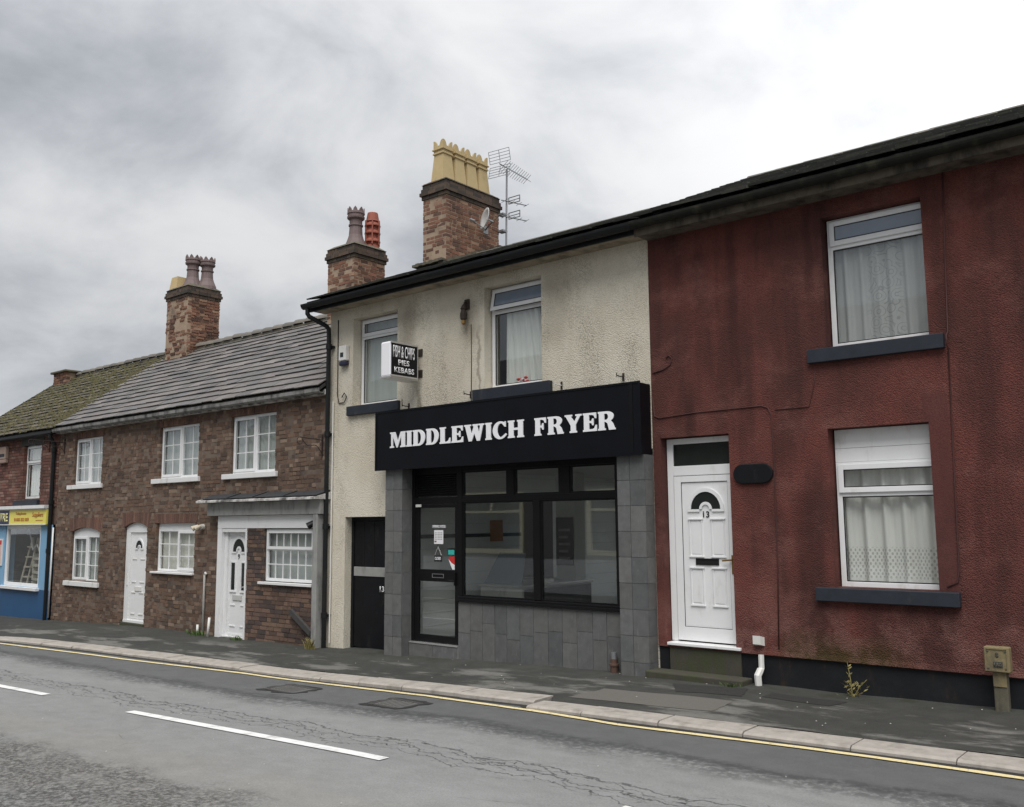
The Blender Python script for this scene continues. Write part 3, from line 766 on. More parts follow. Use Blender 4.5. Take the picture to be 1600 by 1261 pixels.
def roof(parent, x0, x1, ye, ze, yr, zr, yb, zb, under='interior_dark'):
    L = math.hypot(yr-ye, zr-ze); ny, nz = -(zr-ze)/L*.02, (yr-ye)/L*.02
    m = MB()
    m.extr([(x0, ye, ze-.035), (x0, yr, zr-.035), (x0, yb, zb-.035), (x0, yb, zb-.09), (x0, yr, zr-.09), (x0, ye, ze-.09)], (x1-x0, 0, 0))
    return m.build('roof', under, parent)
def ridge(parent, x0, x1, y, z, mat, L=.45, r=.13, lip=1):
    q = x0
    MB().prism([(0, 0), (1, 0)], 0, 1) if 0 else MB().box(x0, x1-.01, y-r*1.02, y+r*1.02, z-.16, z-.045).build('ridge_bedding', 'old_concrete', parent)
    while q < x1-.05:
        e_ = min(q+L-.008, x1); m = MB(); vs = []; n = 8; dz = random.uniform(-.012, .012)*lip
        for xx, rr in ((q, r+.022*lip), (e_, r-.006*lip)):
            for k in range(n+1):
                a = math.pi*(.06+.88*k/n); vs.append((xx, y+rr*1.15*math.cos(a), z-.05+rr*.95*math.sin(a)+dz))
            for k in range(n, -1, -1):
                a = math.pi*(.06+.88*k/n); vs.append((xx, y+(rr-.02)*1.15*math.cos(a), z-.05+(rr-.02)*.95*math.sin(a)+dz))
        N = 2*(n+1); m.add(vs, [(i, (i+1) % N, N+(i+1) % N, N+i) for i in range(N)]+[tuple(range(N-1, -1, -1)), tuple(range(N, 2*N))])
        c = random.choice([(.15, .14, .125), (.12, .112, .10), (.17, .155, .13)]); m.t = [c]*len(m.f)
        m.build('ridge_tile', mat, parent); q += L
def chimney(parent, x0, x1, y0, y1, z0, z1, zcap, rag, limit, base_mat='mortar_pale', tname='chim'):
    ch = MB(); ch.box(x0+.002, x1-.002, y0+.002, y1-.002, z0, z1-.01); c = ch.build('chimney', base_mat, parent)
    front = []; other = []
    for i, b_ in enumerate(brick_rows(x0, x1, z0, zcap, [], y0, .1, head=.4, ragged=rag, jt=.018)): front.append(b_)
    # right and left faces: bricks laid along y
    def along_y(side):
        out = []
        for b_ in brick_rows(y0+.101, y1, z0, zcap, [], 0, .1, head=.4, ragged=rag, jt=.018):
            o = random.uniform(0, rag*1.6)
            if side > 0: out.append((x1-.1, x1+o, b_[0], b_[1], b_[4], b_[5]))
            else: out.append((x0-o, x0+.1, b_[0], b_[1], b_[4], b_[5]))
        return out
    show = front+along_y(1); hid = along_y(-1)
    put_bricks_xyz(c, show, PAL_C, tname, 'brick_chim', limit)
    m = MB()
    for b_ in hid:
        cc = random.choice(PAL_C); m.box(*b_, tint=cc)
    # oversailing cap courses
    n = 0; z_ = zcap
    offs = [.025, .055, .035, .012, 0]; k = 0
    while z_ < z1-.02:
        o = offs[min(k, 4)]; zt = min(z_+.066, z1)
        for a, b_, s_ in ((x0-o, x1+o, 'f'), (x0-o, x1+o, 'b')):
            q = a
            while q < b_-.01:
                L = random.choice((.225, .225, .1125)); e_ = min(q+L-.009, b_)
                if b_-e_ < .03: e_ = b_
                cc = random.choice(PAL_CAP if k < 4 else PAL_CAP+PAL_C[:2])
                yy = (y0-o, y0-o+.1) if s_ == 'f' else (y1+o-.1, y1+o)
                m.box(q, e_, yy[0]+random.uniform(-.003, .003), yy[1], z_, zt, tint=cc); q = e_+.009
        for s_ in (1, -1):
            q = y0-o+.109
            while q < y1+o-.11:
                L = random.choice((.225, .225, .1125)); e_ = min(q+L-.009, y1+o-.105)
                cc = random.choice(PAL_CAP)
                xx = (x1+o-.1, x1+o+random.uniform(-.003, .003)) if s_ > 0 else (x0-o, x0-o+.1)
                m.box(xx[0], xx[1], q, e_, z_, zt, tint=cc); q = e_+.009
        z_ += .075; k += 1
    m.build('cap_brickwork', 'brick_chim', c, kind='stuff')
    f = MB(); f.add([(x0-.03, y0-.03, z1-.03), (x1+.03, y0-.03, z1-.03), (x1+.03, y1+.03, z1-.03), (x0-.03, y1+.03, z1-.03),
                     (x0+.08, y0+.08, z1+.05), (x1-.08, y0+.08, z1+.05), (x1-.08, y1-.08, z1+.05), (x0+.08, y1-.08, z1+.05)],
                    [(0, 1, 5, 4), (1, 2, 6, 5), (2, 3, 7, 6), (3, 0, 4, 7), (4, 5, 6, 7)])
    f.build('flaunching', 'old_concrete', c)
    return c
def put_bricks_xyz(parent, lst, pal, tname, mat, limit):
    for b_ in lst[:limit]:
        single('brick', unit_brick(random.randrange(24), pal, tname), parent, (b_[0], b_[2], b_[4]), (b_[1]-b_[0], b_[3]-b_[2], b_[5]-b_[4]), mat)
    m = MB()
    for b_ in lst[limit:]:
        c = random.choice(pal); v = random.uniform(.82, 1.18); m.box(*b_, tint=tuple(q*v for q in c), jit=.003)
    if m.v: m.build('brickwork', mat, parent, kind='stuff')
def king_pot(parent, c, h, s=1.0, mat='clay_mauve', n=8):
    prof = [(.235, 0), (.225, .10*h), (.175, .24*h), (.148, .34*h), (.135, .55*h), (.155, .56*h), (.155, .59*h), (.135, .60*h), (.138, .70*h),
            (.185, .74*h), (.19, .78*h), (.175, .79*h), (.175, .84*h), (.19, .85*h), (.185, .90*h), (.14, .90*h), (.13, .6*h)]
    m = MB(); m.lathe([(r_*s, z_) for r_, z_ in prof], c, 16, cap=False)
    for k in range(8):
        a = 2*math.pi*k/8
        pts = []
        for da, zz in ((-.27, .89), (.27, .89), (.20, .945), (.0, 1.0), (-.20, .945)):
            pts.append((c[0]+.186*s*math.cos(a+da), c[1]+.186*s*math.sin(a+da), c[2]+zz*h))
        m.extr(pts, (-.03*math.cos(a), -.03*math.sin(a), 0))
    return m.build('chimney_pot', mat, parent)
def louvre_pot(parent, c, h):
    m = MB(); prof = [(.15, 0), (.155, .04), (.15, .10), (.125, .12), (.125, .76*h), (.15, .77*h), (.14, .80*h), (.115, .98*h), (.11, h), (.085, h)]
    m.lathe(prof, c, 16, cap=False)
    for z_ in (.20, .42, .62): m.lathe([(.126, z_*h), (.172, z_*h+.015), (.172, z_*h+.04), (.126, z_*h+.10)], c, 16, cap=False)
    for k in range(6):
        a = 2*math.pi*k/6+.3; d_ = Vector((math.cos(a), math.sin(a), 0)); t_ = Vector((-d_.y, d_.x, 0))*.014; b0 = Vector(c)+d_*.12
        m.extr([b0+t_+Vector((0, 0, .12)), b0-t_+Vector((0, 0, .12)), b0-t_+Vector((0, 0, .78*h)), b0+t_+Vector((0, 0, .78*h))], d_*.055)
    return m.build('chimney_pot', 'clay_red', parent)
def crown_pot(parent, c, h):
    m = MB(); b0, b1 = .165, .122; zb = .655*h
    sq = lambda r_, z_: [(c[0]-r_, c[1]-r_, c[2]+z_), (c[0]+r_, c[1]-r_, c[2]+z_), (c[0]+r_, c[1]+r_, c[2]+z_), (c[0]-r_, c[1]+r_, c[2]+z_)]
    levels = [(b0, 0), (b1, zb), (b1+.022, zb+.012), (b1+.022, zb+.035), (b1+.006, zb+.05), (b1+.006, zb+.085), (b1+.032, zb+.095), (b1+.032, zb+.115), (b1, zb+.12)]
    vs = [q for r_, z_ in levels for q in sq(r_, z_)]
    m.add(vs, [(i*4+k, i*4+(k+1) % 4, (i+1)*4+(k+1) % 4, (i+1)*4+k) for i in range(len(levels)-1) for k in range(4)])
    z0 = c[2]+zb+.12; r_ = b1+.012; H = h-zb-.12; n = 16
    for k in range(4):
        a = Vector(sq(r_, 0)[k]); b_ = Vector(sq(r_, 0)[(k+1) % 4]); e = (b_-a); nrm = Vector((e.y, -e.x, 0)).normalized()
        top = []
        for i in range(n+1):
            u = i/n; uu = min(u, 1-u)*2; hh = H*max(.34, 1-(uu/.86)**3.2)
            top.append((u, max(hh, H*.12)))
        b_ = b_-e*.014; a = a+e*.014; e = b_-a
        poly = [Vector((a.x, a.y, z0)), Vector((b_.x, b_.y, z0))]+[Vector((a.x+e.x*u, a.y+e.y*u, z0+hh)) for u, hh in top[::-1]]
        m.extr(poly, -nrm*.035)
    return m.build('chimney_pot', 'clay_buff', parent)

# text -----------------------------------------------------------------
def text_mesh(s, bold=0):
    cu = bpy.data.curves.new('lettering', 'FONT'); cu.body = s; cu.offset = bold; cu.resolution_u = 4
    ob = bpy.data.objects.new('lettering', cu); COL.objects.link(ob)
    dg = bpy.context.evaluated_depsgraph_get(); me = bpy.data.meshes.new_from_object(ob.evaluated_get(dg))
    bpy.data.objects.remove(ob); return me
def put_flat(me, name, mat, parent, o, u, v, wdt, hgt, thick=.004):
    xs_ = [q.co.x for q in me.vertices]; ys_ = [q.co.y for q in me.vertices]
    x0, x1, y0, y1 = min(xs_), max(xs_), min(ys_), max(ys_); u = Vector(u); v = Vector(v); o = Vector(o); n = u.cross(v)
    org = ORG[parent.name]
    bm = bmesh.new(); bm.from_mesh(me)
    r_ = bmesh.ops.extrude_face_region(bm, geom=bm.faces[:]); ex = {q for q in r_['geom'] if isinstance(q, bmesh.types.BMVert)}
    for q in bm.verts:
        k = thick if q in ex else 0
        q.co = o+u*((q.co.x-x0)/(x1-x0)*wdt)+v*((q.co.y-y0)/(y1-y0)*hgt)+n*k-org
    bmesh.ops.recalc_face_normals(bm, faces=bm.faces)
    bm.to_mesh(me); bm.free(); me.materials.clear(); me.materials.append(MATS[mat])
    ob = bpy.data.objects.new(name, me); place_ob(ob, parent, None); return ob
def words(s, mat, parent, o, u, v, wdt, hgt, bold=0, thick=.003, name='lettering'):
    return put_flat(text_mesh(s, bold), name, mat, parent, o, u, v, wdt, hgt, thick)
XU, ZU = (1, 0, 0), (0, 0, 1)
# slab serif capitals drawn as outlines (unit height)
def arc(cx, cy, rx, ry, a0, a1, n=10): return [(cx+rx*math.cos(R(a0+(a1-a0)*i/n)), cy+ry*math.sin(R(a0+(a1-a0)*i/n))) for i in range(n+1)]
T_, O_ = .085, .055
def glyph(ch):
    t, o, k = T_, O_, .03
    if ch == 'I':
        W_ = .40; return W_, [[(0, 0), (W_, 0), (W_, t), (W_-o, t+k), (W_-o, 1-t-k), (W_, 1-t), (W_, 1), (0, 1), (0, 1-t), (o, 1-t-k), (o, t+k), (0, t)]]
    if ch == 'H':
        A, W_ = .40, .96; B = W_-A
        return W_, [[(0, 0), (A, 0), (A, t), (A-o, t+k), (A-o, .44), (B+o, .44), (B+o, t+k), (B, t), (B, 0), (W_, 0), (W_, t), (W_-o, t+k), (W_-o, 1-t-k), (W_, 1-t), (W_, 1), (B, 1), (B, 1-t), (B+o, 1-t-k), (B+o, .57), (A-o, .57), (A-o, 1-t-k), (A, 1-t), (A, 1), (0, 1), (0, 1-t), (o, 1-t-k), (o, t+k), (0, t)]]
    if ch == 'L':
        W_ = .74; return W_, [[(0, 0), (W_, 0), (W_, .33), (W_-.07, .33), (W_-.14, .16), (W_-.25, .11), (.345, .11), (.345, 1-t-k), (.42, 1-t), (.42, 1), (0, 1), (0, 1-t), (o, 1-t-k), (o, t+k), (0, t)]]
    if ch in 'EF':
        W_ = .78 if ch == 'E' else .74; s = .345
        topp = [(s, .885), (W_-.28, .885), (W_-.16, .84), (W_-.10, .69), (W_-.03, .69), (W_-.03, 1), (0, 1), (0, 1-t), (o, 1-t-k), (o, t+k), (0, t)]
        mid = [(s, .445), (W_-.30, .445), (W_-.25, .32), (W_-.18, .32), (W_-.18, .69), (W_-.25, .69), (W_-.30, .56), (s, .56)]
        if ch == 'E': bot = [(0, 0), (W_, 0), (W_, .33), (W_-.07, .33), (W_-.14, .16), (W_-.25, .115), (s, .115)]
        else: bot = [(0, 0), (.42, 0), (.42, t), (s, t+k)]
        return W_, [bot+mid+topp]
    if ch == 'D':
        W_ = .88; out = [(0, 0), (.44, 0)]+arc(.44, .5, .44, .5, -90, 90, 16)+[(0, 1), (0, 1-t), (o, 1-t-k), (o, t+k), (0, t)]
        return W_, [out, [(.345, .12), (.40, .12)]+arc(.40, .5, .19, .38, -90, 90, 12)+[(.345, .88)]]
    if ch == 'C':
        W_ = .86; out = arc(.46, .5, .46, .52, 318, 50, 26)
        out = arc(.46, .5, .46, .52, 48, 312, 26)+[(.86, .22), (.80, .30)]+arc(.50, .5, .215, .40, 300, 66, 20)+[(.745, .68), (.80, .68), (.80, 1.0), (.745, 1.0), (.72, .945)]
        return W_, [out]
    if ch == 'R':
        W_ = .96; s = .345
        out = [(0, 0), (.42, 0), (.42, t), (s, t+k), (s, .44), (.40, .44), (.52, .36), (.60, 0), (.95, 0), (.96, t), (.90, t+.02), (.82, .33), (.72, .46)]+arc(.50, .725, .36, .275, -52, 90, 12)+[(0, 1), (0, 1-t), (o, 1-t-k), (o, t+k), (0, t)]
        return W_, [out, [(s, .55), (.44, .55)]+arc(.44, .715, .125, .165, -90, 90, 8)+[(s, .88)]]
    if ch == 'Y':
        W_ = .98; c = .49
        return W_, [[(c-.21, 0), (c+.21, 0), (c+.21, t), (c+.145, t+k), (c+.145, .42), (W_-.09, 1-t-k), (W_, 1-t), (W_, 1), (W_-.36, 1), (W_-.36, 1-t), (W_-.27, 1-t-k), (c+.06, .60), (.36, 1-t-k), (.43, 1-t), (.43, 1), (0, 1), (0, 1-t), (.075, 1-t-k), (c-.145, .40), (c-.145, t+k), (c-.21, t)]]
    if ch == 'M':
        W_ = 1.16
        return W_, [[(0, 0), (.30, 0), (.30, t), (.22, t+k), (.22, .68), (.235, .68), (.50, .0), (.58, .0), (.84, .70), (.85, .70), (.85, t+k), (.77, t), (.77, 0), (W_, 0), (W_, t), (W_-.035, t+k), (W_-.035, 1-t-k), (W_, 1-t), (W_, 1), (.80, 1), (.595, .42), (.585, .42), (.385, 1), (0, 1), (0, 1-t), (.085, 1-t-k), (.10, t+k), (0, t)]]
    if ch == 'W':
        W_ = 1.30
        return W_, [[(.30, 0), (.50, 0), (.67, .46), (.83, 0), (1.02, 0), (1.22, 1-t-k), (W_, 1-t), (W_, 1), (.96, 1), (.96, 1-t), (1.04, 1-t-k), (.955, .44), (.86, 1-t-k), (.93, 1-t), (.93, 1), (.55, 1), (.55, 1-t), (.60, 1-t-k), (.625, .86), (.47, .42), (.37, 1-t-k), (.45, 1-t), (.45, 1), (0, 1), (0, 1-t), (.075, 1-t-k)]]
def glyph_mesh(ch):
    W_, loops = glyph(ch); cu = bpy.data.curves.new('letter', 'CURVE'); cu.dimensions = '2D'; cu.fill_mode = 'BOTH'
    for lp in loops:
        sp = cu.splines.new('POLY'); sp.points.add(len(lp)-1)
        for p_, q in zip(sp.points, lp): p_.co = (q[0], q[1], 0, 1)
        sp.use_cyclic_u = True
    ob = bpy.data.objects.new('letter', cu); COL.objects.link(ob)
    me = bpy.data.meshes.new_from_object(ob.evaluated_get(bpy.context.evaluated_depsgraph_get())); bpy.data.objects.remove(ob)
    return W_, me
def serif_word(s, parent, mat, x0, x1, z0, z1, y):
    gl_ = [glyph_mesh(c) for c in s]; tot = sum(g[0] for g in gl_)+.07*(len(s)-1); k = (x1-x0)/tot; q = x0
    for W_, me in gl_:
        a = min(v.co.x for v in me.vertices); b_ = max(v.co.x for v in me.vertices); lo = min(v.co.y for v in me.vertices); hi = max(v.co.y for v in me.vertices)
        put_flat(me, 'letter', mat, parent, (q+a*k, y, z0+lo*(z1-z0)), XU, ZU, (b_-a)*k, (hi-lo)*(z1-z0), .012); q += (W_+.07)*k

def panel_ring(m, x0, x1, z0, z1, y, w=.012, p=.010):
    m.ring(x0, x1, z0, z1, w, y-p, y); m.box(x0+w+.018, x1-w-.018, y-.006, y, z0+w+.018, z1-w-.018)
def fan(parent, cx, z0, r, y, mat_ring='upvc', glass='glass_dark', flat=1.0):
    m = MB(); n = 14
    for i in range(n):
        a0, a1 = math.pi*i/n, math.pi*(i+1)/n
        P_ = lambda rr, a: (cx+rr*math.cos(a), z0+rr*flat*math.sin(a))
        m.prism([P_(r, a0), P_(r*1.22, a0), P_(r*1.22, a1), P_(r, a1)], y-.016, y)
        m.prism([P_(r*.26, a0), P_(r*.42, a0), P_(r*.42, a1), P_(r*.26, a1)], y-.016, y)
    m.box(cx-r*1.22, cx-r*.42, y-.016, y, z0-.03, z0-.001); m.box(cx+r*.42, cx+r*1.22, y-.016, y, z0-.03, z0-.001)
    m.build('fan_moulding', mat_ring, parent)
    g = MB(); pts = [(cx+r*math.cos(math.pi*i/n), z0+r*flat*math.sin(math.pi*i/n)) for i in range(n+1)]
    inner = [(cx+r*.42*math.cos(math.pi*i/8), z0+r*.42*flat*math.sin(math.pi*i/8)) for i in range(8, -1, -1)]
    g.prism(pts+inner, y-.005, y-.001); g.build('pane', glass, parent)

def tubething(name, label, cat, pts, r, mat, n=8, group=None, org=None):
    org = org or pts[-1]; o = MB().tube(pts, r, n).build(name, mat, None, org, smooth=True); tag(o, label, cat, group); return o

exec_parts = []
# ================================================================== BRICK TERRACE (middle)
B = thing('brick_house', 'long brown brick terrace with slate roof and two white front doors', 'house', (-17.5, 0, -.22))
BX0, BX1 = -22.60, -12.46
up_w = [(-21.82, -20.46, 2.78, 3.86), (-17.99, -16.50, 2.79, 3.86), (-15.39, -13.97, 2.79, 3.88)]
gw = [(-21.76, -20.41, .58, 1.72), (-17.99, -16.53, .90, 1.88)]
dr1 = (-19.30, -18.35, -.40, 1.82)
porch_hole = (-15.72, -12.60, -.6, 2.05)
holes = up_w+[(gw[0][0], gw[0][1], gw[0][2], 1.80), gw[1], (dr1[0], dr1[1], -.6, 1.90), porch_hole]
big_ = lambda hs: [(h[0]-.007, h[1]+.007, h[2]-.007, h[3]+.007) for h in hs]
wall(B, 'wall', BX0, BX1, -1.0, 4.16, big_(holes), .004, .26, 'mortar')
shell(B, BX0+.002, BX1-.002, -1.0, .28, 5.4, 4.1, 2.6, 6.22, [2.3], 'mortar')
arch1 = (gw[0][0]-.10, gw[0][1]+.10, 1.66, 2.02); archd = (dr1[0]-.10, dr1[1]+.10, 1.76, 2.12)
flat2 = (gw[1][0]-.06, gw[1][1]+.06, 1.88, 2.07); heads = [(h[0]-.08, h[1]+.08, h[3], h[3]+.13) for h in up_w]
bh = [(h[0], h[1], h[2], h[3]) for h in holes]+[arch1, archd, flat2]+heads
rows = brick_rows(BX0+.005, BX1-.005, -.45, 4.14, bh, bl=.215, head=.62, ragged=.006, wav=.014, jt=.012)
put_bricks(B, rows, PAL_B, 'B', 'brick', 130)
# rubbed brick arches and soldier courses
def camber(x0, x1, zs, rise, ztop):
    n = int((x1-x0)/.075); xm, hw = (x0+x1)/2, (x1-x0)/2-.1
    for i in range(n):
        a, b_ = x0+(x1-x0)*i/n+.003, x0+(x1-x0)*(i+1)/n-.003
        f = lambda q: zs+rise*max(0, 1-((q-xm)/hw)**2)
        sk = (a+b_-2*xm)/hw*.02
        c = random.choice(PAL_ARCH); v = random.uniform(.85, 1.15)
        MB().prism([(a, f(a)), (b_, f(b_)), (b_+sk, ztop), (a+sk, ztop)], -.004+random.uniform(-.003, .003), .10, tuple(k*v for k in c)).build('brick', 'brick', B)
camber(arch1[0], arch1[1], 1.70, .10, 2.01); camber(archd[0], archd[1], 1.80, .10, 2.11)
camber(flat2[0], flat2[1], 1.88, 0, 2.065)
for h in heads: camber(h[0], h[1], h[2], 0, h[3]-.004)
wins = []
for i, h in enumerate(up_w): georgian(B, h[0]+.01, h[1]+.06, h[2], h[3]-.005, .06, True, sill=(h[0]-.2, h[1]+.09, h[2]-.10, h[2]-.004))
georgian(B, gw[0][0]+.01, gw[0][1]+.06, gw[0][2]+.01, 1.72, .06, True, sill=(gw[0][0]-.2, gw[0][1]+.09, .48, .585), head=.10, arch=.09)
georgian(B, gw[1][0]+.01, gw[1][1]+.06, gw[1][2]+.01, 1.875, .06, False, sill=(gw[1][0]-.10, gw[1][1]+.02, .865, .905), head=.12)
# door of the middle cottage
fr = MB(); a, b_ = dr1[0]+.01, dr1[1]+.03; z0, z1 = -.19, 1.80
fr.box(a, a+.17, .05, .13, z0+.05, z1-.11); fr.box(b_-.09, b_, .05, .13, z0+.05, z1-.11); fr.box(a, b_, .05, .13, z1-.11, z1); fr.box(a, b_, .04, .14, z0, z0+.05)
fr.prism([(a, z1+.002), (b_, z1+.002)]+[(b_+(a-b_)*k/10, z1+.005+.095*(1-(2*k/10-1)**2)) for k in range(11)], .054, .12)
fr.build('door_frame', 'upvc', B, bevel=.005)
d1 = MB(); d1.box(a+.172, b_-.092, .075, .12, z0+.052, z1-.112); dx0, dx1 = a+.172, b_-.092
door = d1.build('door', 'upvc', B)
m = MB(); w2 = dx1-dx0
for zz in (1.12, .64, .42, -.02):
    for f0, f1 in ((.12, .36), (.58, .84)): m.box(dx0+w2*f0, dx0+w2*f1, .064, .075, zz, zz+.022)
m.ring(dx0+.02, dx1-.02, z0+.09, z1-.15, .008, .070, .075); m.build('panel_moulding', 'plastic_white', door)
fan(door, dx0+w2*.5, 1.36, .14, .074, flat=1.15)
MB().box(dx0+w2*.32, dx0+w2*.72, .060, .075, .47, .56).build('letter_slot', 'plastic_white', door)
MB().box(a+.10, a+.13, .03, .05, .58, .80).build('handle', 'plastic_white', door)
MB().box(dr1[0], dr1[1]+.02, -.02, .14, -.6, z0-.003).build('doorstep', 'step_stone', B)
# old shopfront at number nine
S9 = -.10
MB().box(-15.85, -12.50, .10, .16, -.8, 2.4).build('backing_wall', 'dark_timber', B)
po = [(-14.09, -12.69, .84, 1.77), ]
pr = brick_rows(-14.62, -12.62, -.45, 1.775, po, S9, .14, head=.22, ragged=.003)
put_bricks(B, pr, PAL_PORCH, 'P', 'brick', 95)
m = MB(); m.box(-14.615, -14.097, S9+.010, .09, -.8, 1.768); m.box(-14.097, -12.683, S9+.010, .09, -.8, .833); m.box(-12.683, -12.625, S9+.010, .09, -.8, 1.768); m.build('porch_wall', 'mortar', B)
w9 = MB(); yy = S9+.04; X0, X1, Z0, Z1 = -14.08, -12.70, .85, 1.755
w9.ring(X0, X1, Z0, Z1, .05, yy, yy+.05); w9.box(X0+.05, X1-.05, yy+.001, yy+.049, 1.385, 1.425); win9 = w9.build('window', 'upvc', B, bevel=.004)
MB().ring(X0+.03, X1-.03, 1.405, Z1-.02, .05, yy-.014, yy-.001).build('sash', 'upvc', win9)
for (c0, c1, nr) in ((.90, 1.385, 2), (1.455, 1.685, 1)):
    xs_ = frange(X0+(.05 if nr == 2 else .08), X1-(.05 if nr == 2 else .08), 6); zs_ = frange(c0, c1, nr)
    for q in xs_[1:-1]: MB().box(q-.008, q+.008, yy+.012, yy+.028, c0, c1).build('glazing_bar', 'upvc', win9)
    if nr == 2: MB().box(xs_[0], xs_[-1], yy+.013, yy+.027, zs_[1]-.008, zs_[1]+.008).build('glazing_bar', 'upvc', win9)
    for i in range(6):
        for j in range(nr): MB().box(xs_[i]+.008, xs_[i+1]-.008, yy+.018, yy+.023, zs_[j]+.004, zs_[j+1]-.004).build('pane', 'glass', win9)
MB().box(-14.20, -12.68, S9-.05, yy-.002, .79, .835).build('sill', 'white_paint', win9, bevel=.005)
# white boarding, grey lintel board, lead-topped canopy, door nine
MB().box(-15.56, -12.69, S9-.012, S9+.06, 1.772, 2.0).build('fascia_board', 'upvc', B, bevel=.004)
MB().box(-15.80, -12.42, S9-.10, S9+.10, 2.005, 2.245).build('lintel_board', 'grey_board', B, bevel=.006)
m = MB(); m.extr([(-15.98, S9-.24, 2.25), (-15.98, S9-.24, 2.285), (-15.98, .0, 2.375), (-15.98, .0, 2.25)], (3.60, 0, 0)); m.build('canopy', 'worn_white', B)
m = MB(); m.extr([(-15.90, S9-.205, 2.312), (-15.90, -.002, 2.400), (-15.90, -.002, 2.412), (-15.90, S9-.205, 2.321)], (3.50, 0, 0))
for q in (-15.0, -14.2, -13.3): m.extr([(q, S9-.205, 2.322), (q, -.02, 2.408), (q, -.02, 2.424), (q, S9-.205, 2.338)], (.03, 0, 0))
m.build('lead_flashing', 'lead', B)
fr = MB(); fr.box(-15.56, -15.42, S9-.01, .06, -.24, 1.77); fr.box(-15.418, -15.33, -.04, .05, -.2, 1.70); fr.box(-14.66, -14.615, S9-.012, .06, -.24, 1.77); fr.box(-15.418, -14.662, S9, .05, 1.70, 1.77)
fr.box(-15.418, -14.662, -.05, .06, -.25, -.19); fr.build('door_frame', 'upvc', B, bevel=.004)
dd = MB(); dd.box(-15.328, -14.665, .0, .05, -.188, 1.698); door9 = dd.build('door', 'upvc', B)
m = MB(); c = -15.0
m.ring(-15.31, -14.68, -.17, 1.68, .03, -.008, 0)
for sx in (-1, 1):
    q = c+sx*.165
    m.ring(q-.085, q+.085, .62, 1.16, .022, -.016, 0)
    m.box(q-.075, q+.075, -.012, 0, .36, .38); m.box(q-.085, q+.085, -.012, 0, -.02, 0); m.box(q-.10, q+.10, -.02, 0, .60, .62)
m.build('panel_moulding', 'upvc', door9)
for sx in (-1, 1): MB().box(c+sx*.165-.062, c+sx*.165+.062, -.006, -.001, .643, 1.137).build('pane', 'glass_dark', door9)
fan(door9, c, 1.34, .19, -.001, flat=1.25)
MB().box(c-.16, c+.13, -.018, 0, .46, .55).build('letter_slot', 'dish_grey', door9)
m = MB(); m.box(-14.72, -14.69, -.025, 0, .58, .80); m.tube([(-14.705, -.045, .72), (-14.83, -.045, .70)], .012, 6); m.build('handle', 'steel', door9)
words('9', 'letter_black', door9, (c-.03, -.002, 1.20), XU, ZU, .055, .10, .02, .004, 'house_number')
MB().box(-15.56, -14.62, S9-.03, .05, -.6, -.252).build('doorstep', 'step_stone', B)
MB().box(-12.60, -12.48, S9-.10, -.001, -.45, 2.0).build('corner_post', 'grey_board', B, bevel=.01)
# eaves, roof, ridge, chimneys of the terrace
m = MB(); m.box(BX0, BX1+.02, -.10, .0, 4.03, 4.12); m.build('fascia', 'worn_white', B)
m = MB(); pr_ = [(-.225, 4.135), (-.225, 4.075), (-.20, 4.05), (-.13, 4.05), (-.105, 4.075), (-.105, 4.10), (-.115, 4.10), (-.125, 4.065), (-.195, 4.065), (-.213, 4.085), (-.213, 4.135)]
m.extr([(BX0+.02, a, b_) for a, b_ in pr_], (BX1-BX0-.03, 0, 0)); m.build('gutter', 'gutter_grey', B)
roof(B, BX0+.1, BX1, -.2, 4.19, 2.6, 6.28, 5.6, 4.0)
SL = [(.165, .155, .148), (.145, .138, .134), (.185, .17, .162), (.13, .126, .124), (.175, .158, .15), (.155, .148, .14)]
slates(B, BX0+.12, BX1, -.23, 4.17, 2.58, 6.27, .44, .235, 'slate', SL, 295, .018, .018)
ridge(B, -20.8, BX1, 2.6, 6.30, 'slate', .40, .15); 
chimney(B, -21.86, -20.86, 2.2, 3.1, 5.3, 7.87, 7.56, .022, 0)
ch1 = [o for o in B.children if o.name.startswith('chimney')][-1]
king_pot(ch1, (-21.32, 2.58, 7.87), .90, 1.05); king_pot(ch1, (-21.10, 2.86, 7.87), .86, 1.05)
m = MB(); m.add([(-21.95, 2.28, 7.87), (-21.57, 2.28, 7.87), (-21.57, 2.66, 7.87), (-21.95, 2.66, 7.87), (-21.9, 2.33, 8.32), (-21.62, 2.33, 8.32), (-21.62, 2.61, 8.32), (-21.9, 2.61, 8.32)], [(0, 1, 5, 4), (1, 2, 6, 5), (2, 3, 7, 6), (3, 0, 4, 7)]); m.v = [(a, b_, 7.85+(c_-7.87)*.85) for a, b_, c_ in m.v]; m.build('chimney_pot', 'clay_buff', ch1)
ch2 = chimney(B, -15.33, -14.48, 2.2, 3.05, 5.3, 7.66, 7.34, .008, 0)
king_pot(ch2, (-14.87, 2.56, 7.64), .92, 1.0); louvre_pot(ch2, (-14.72, 2.90, 7.66), .84)

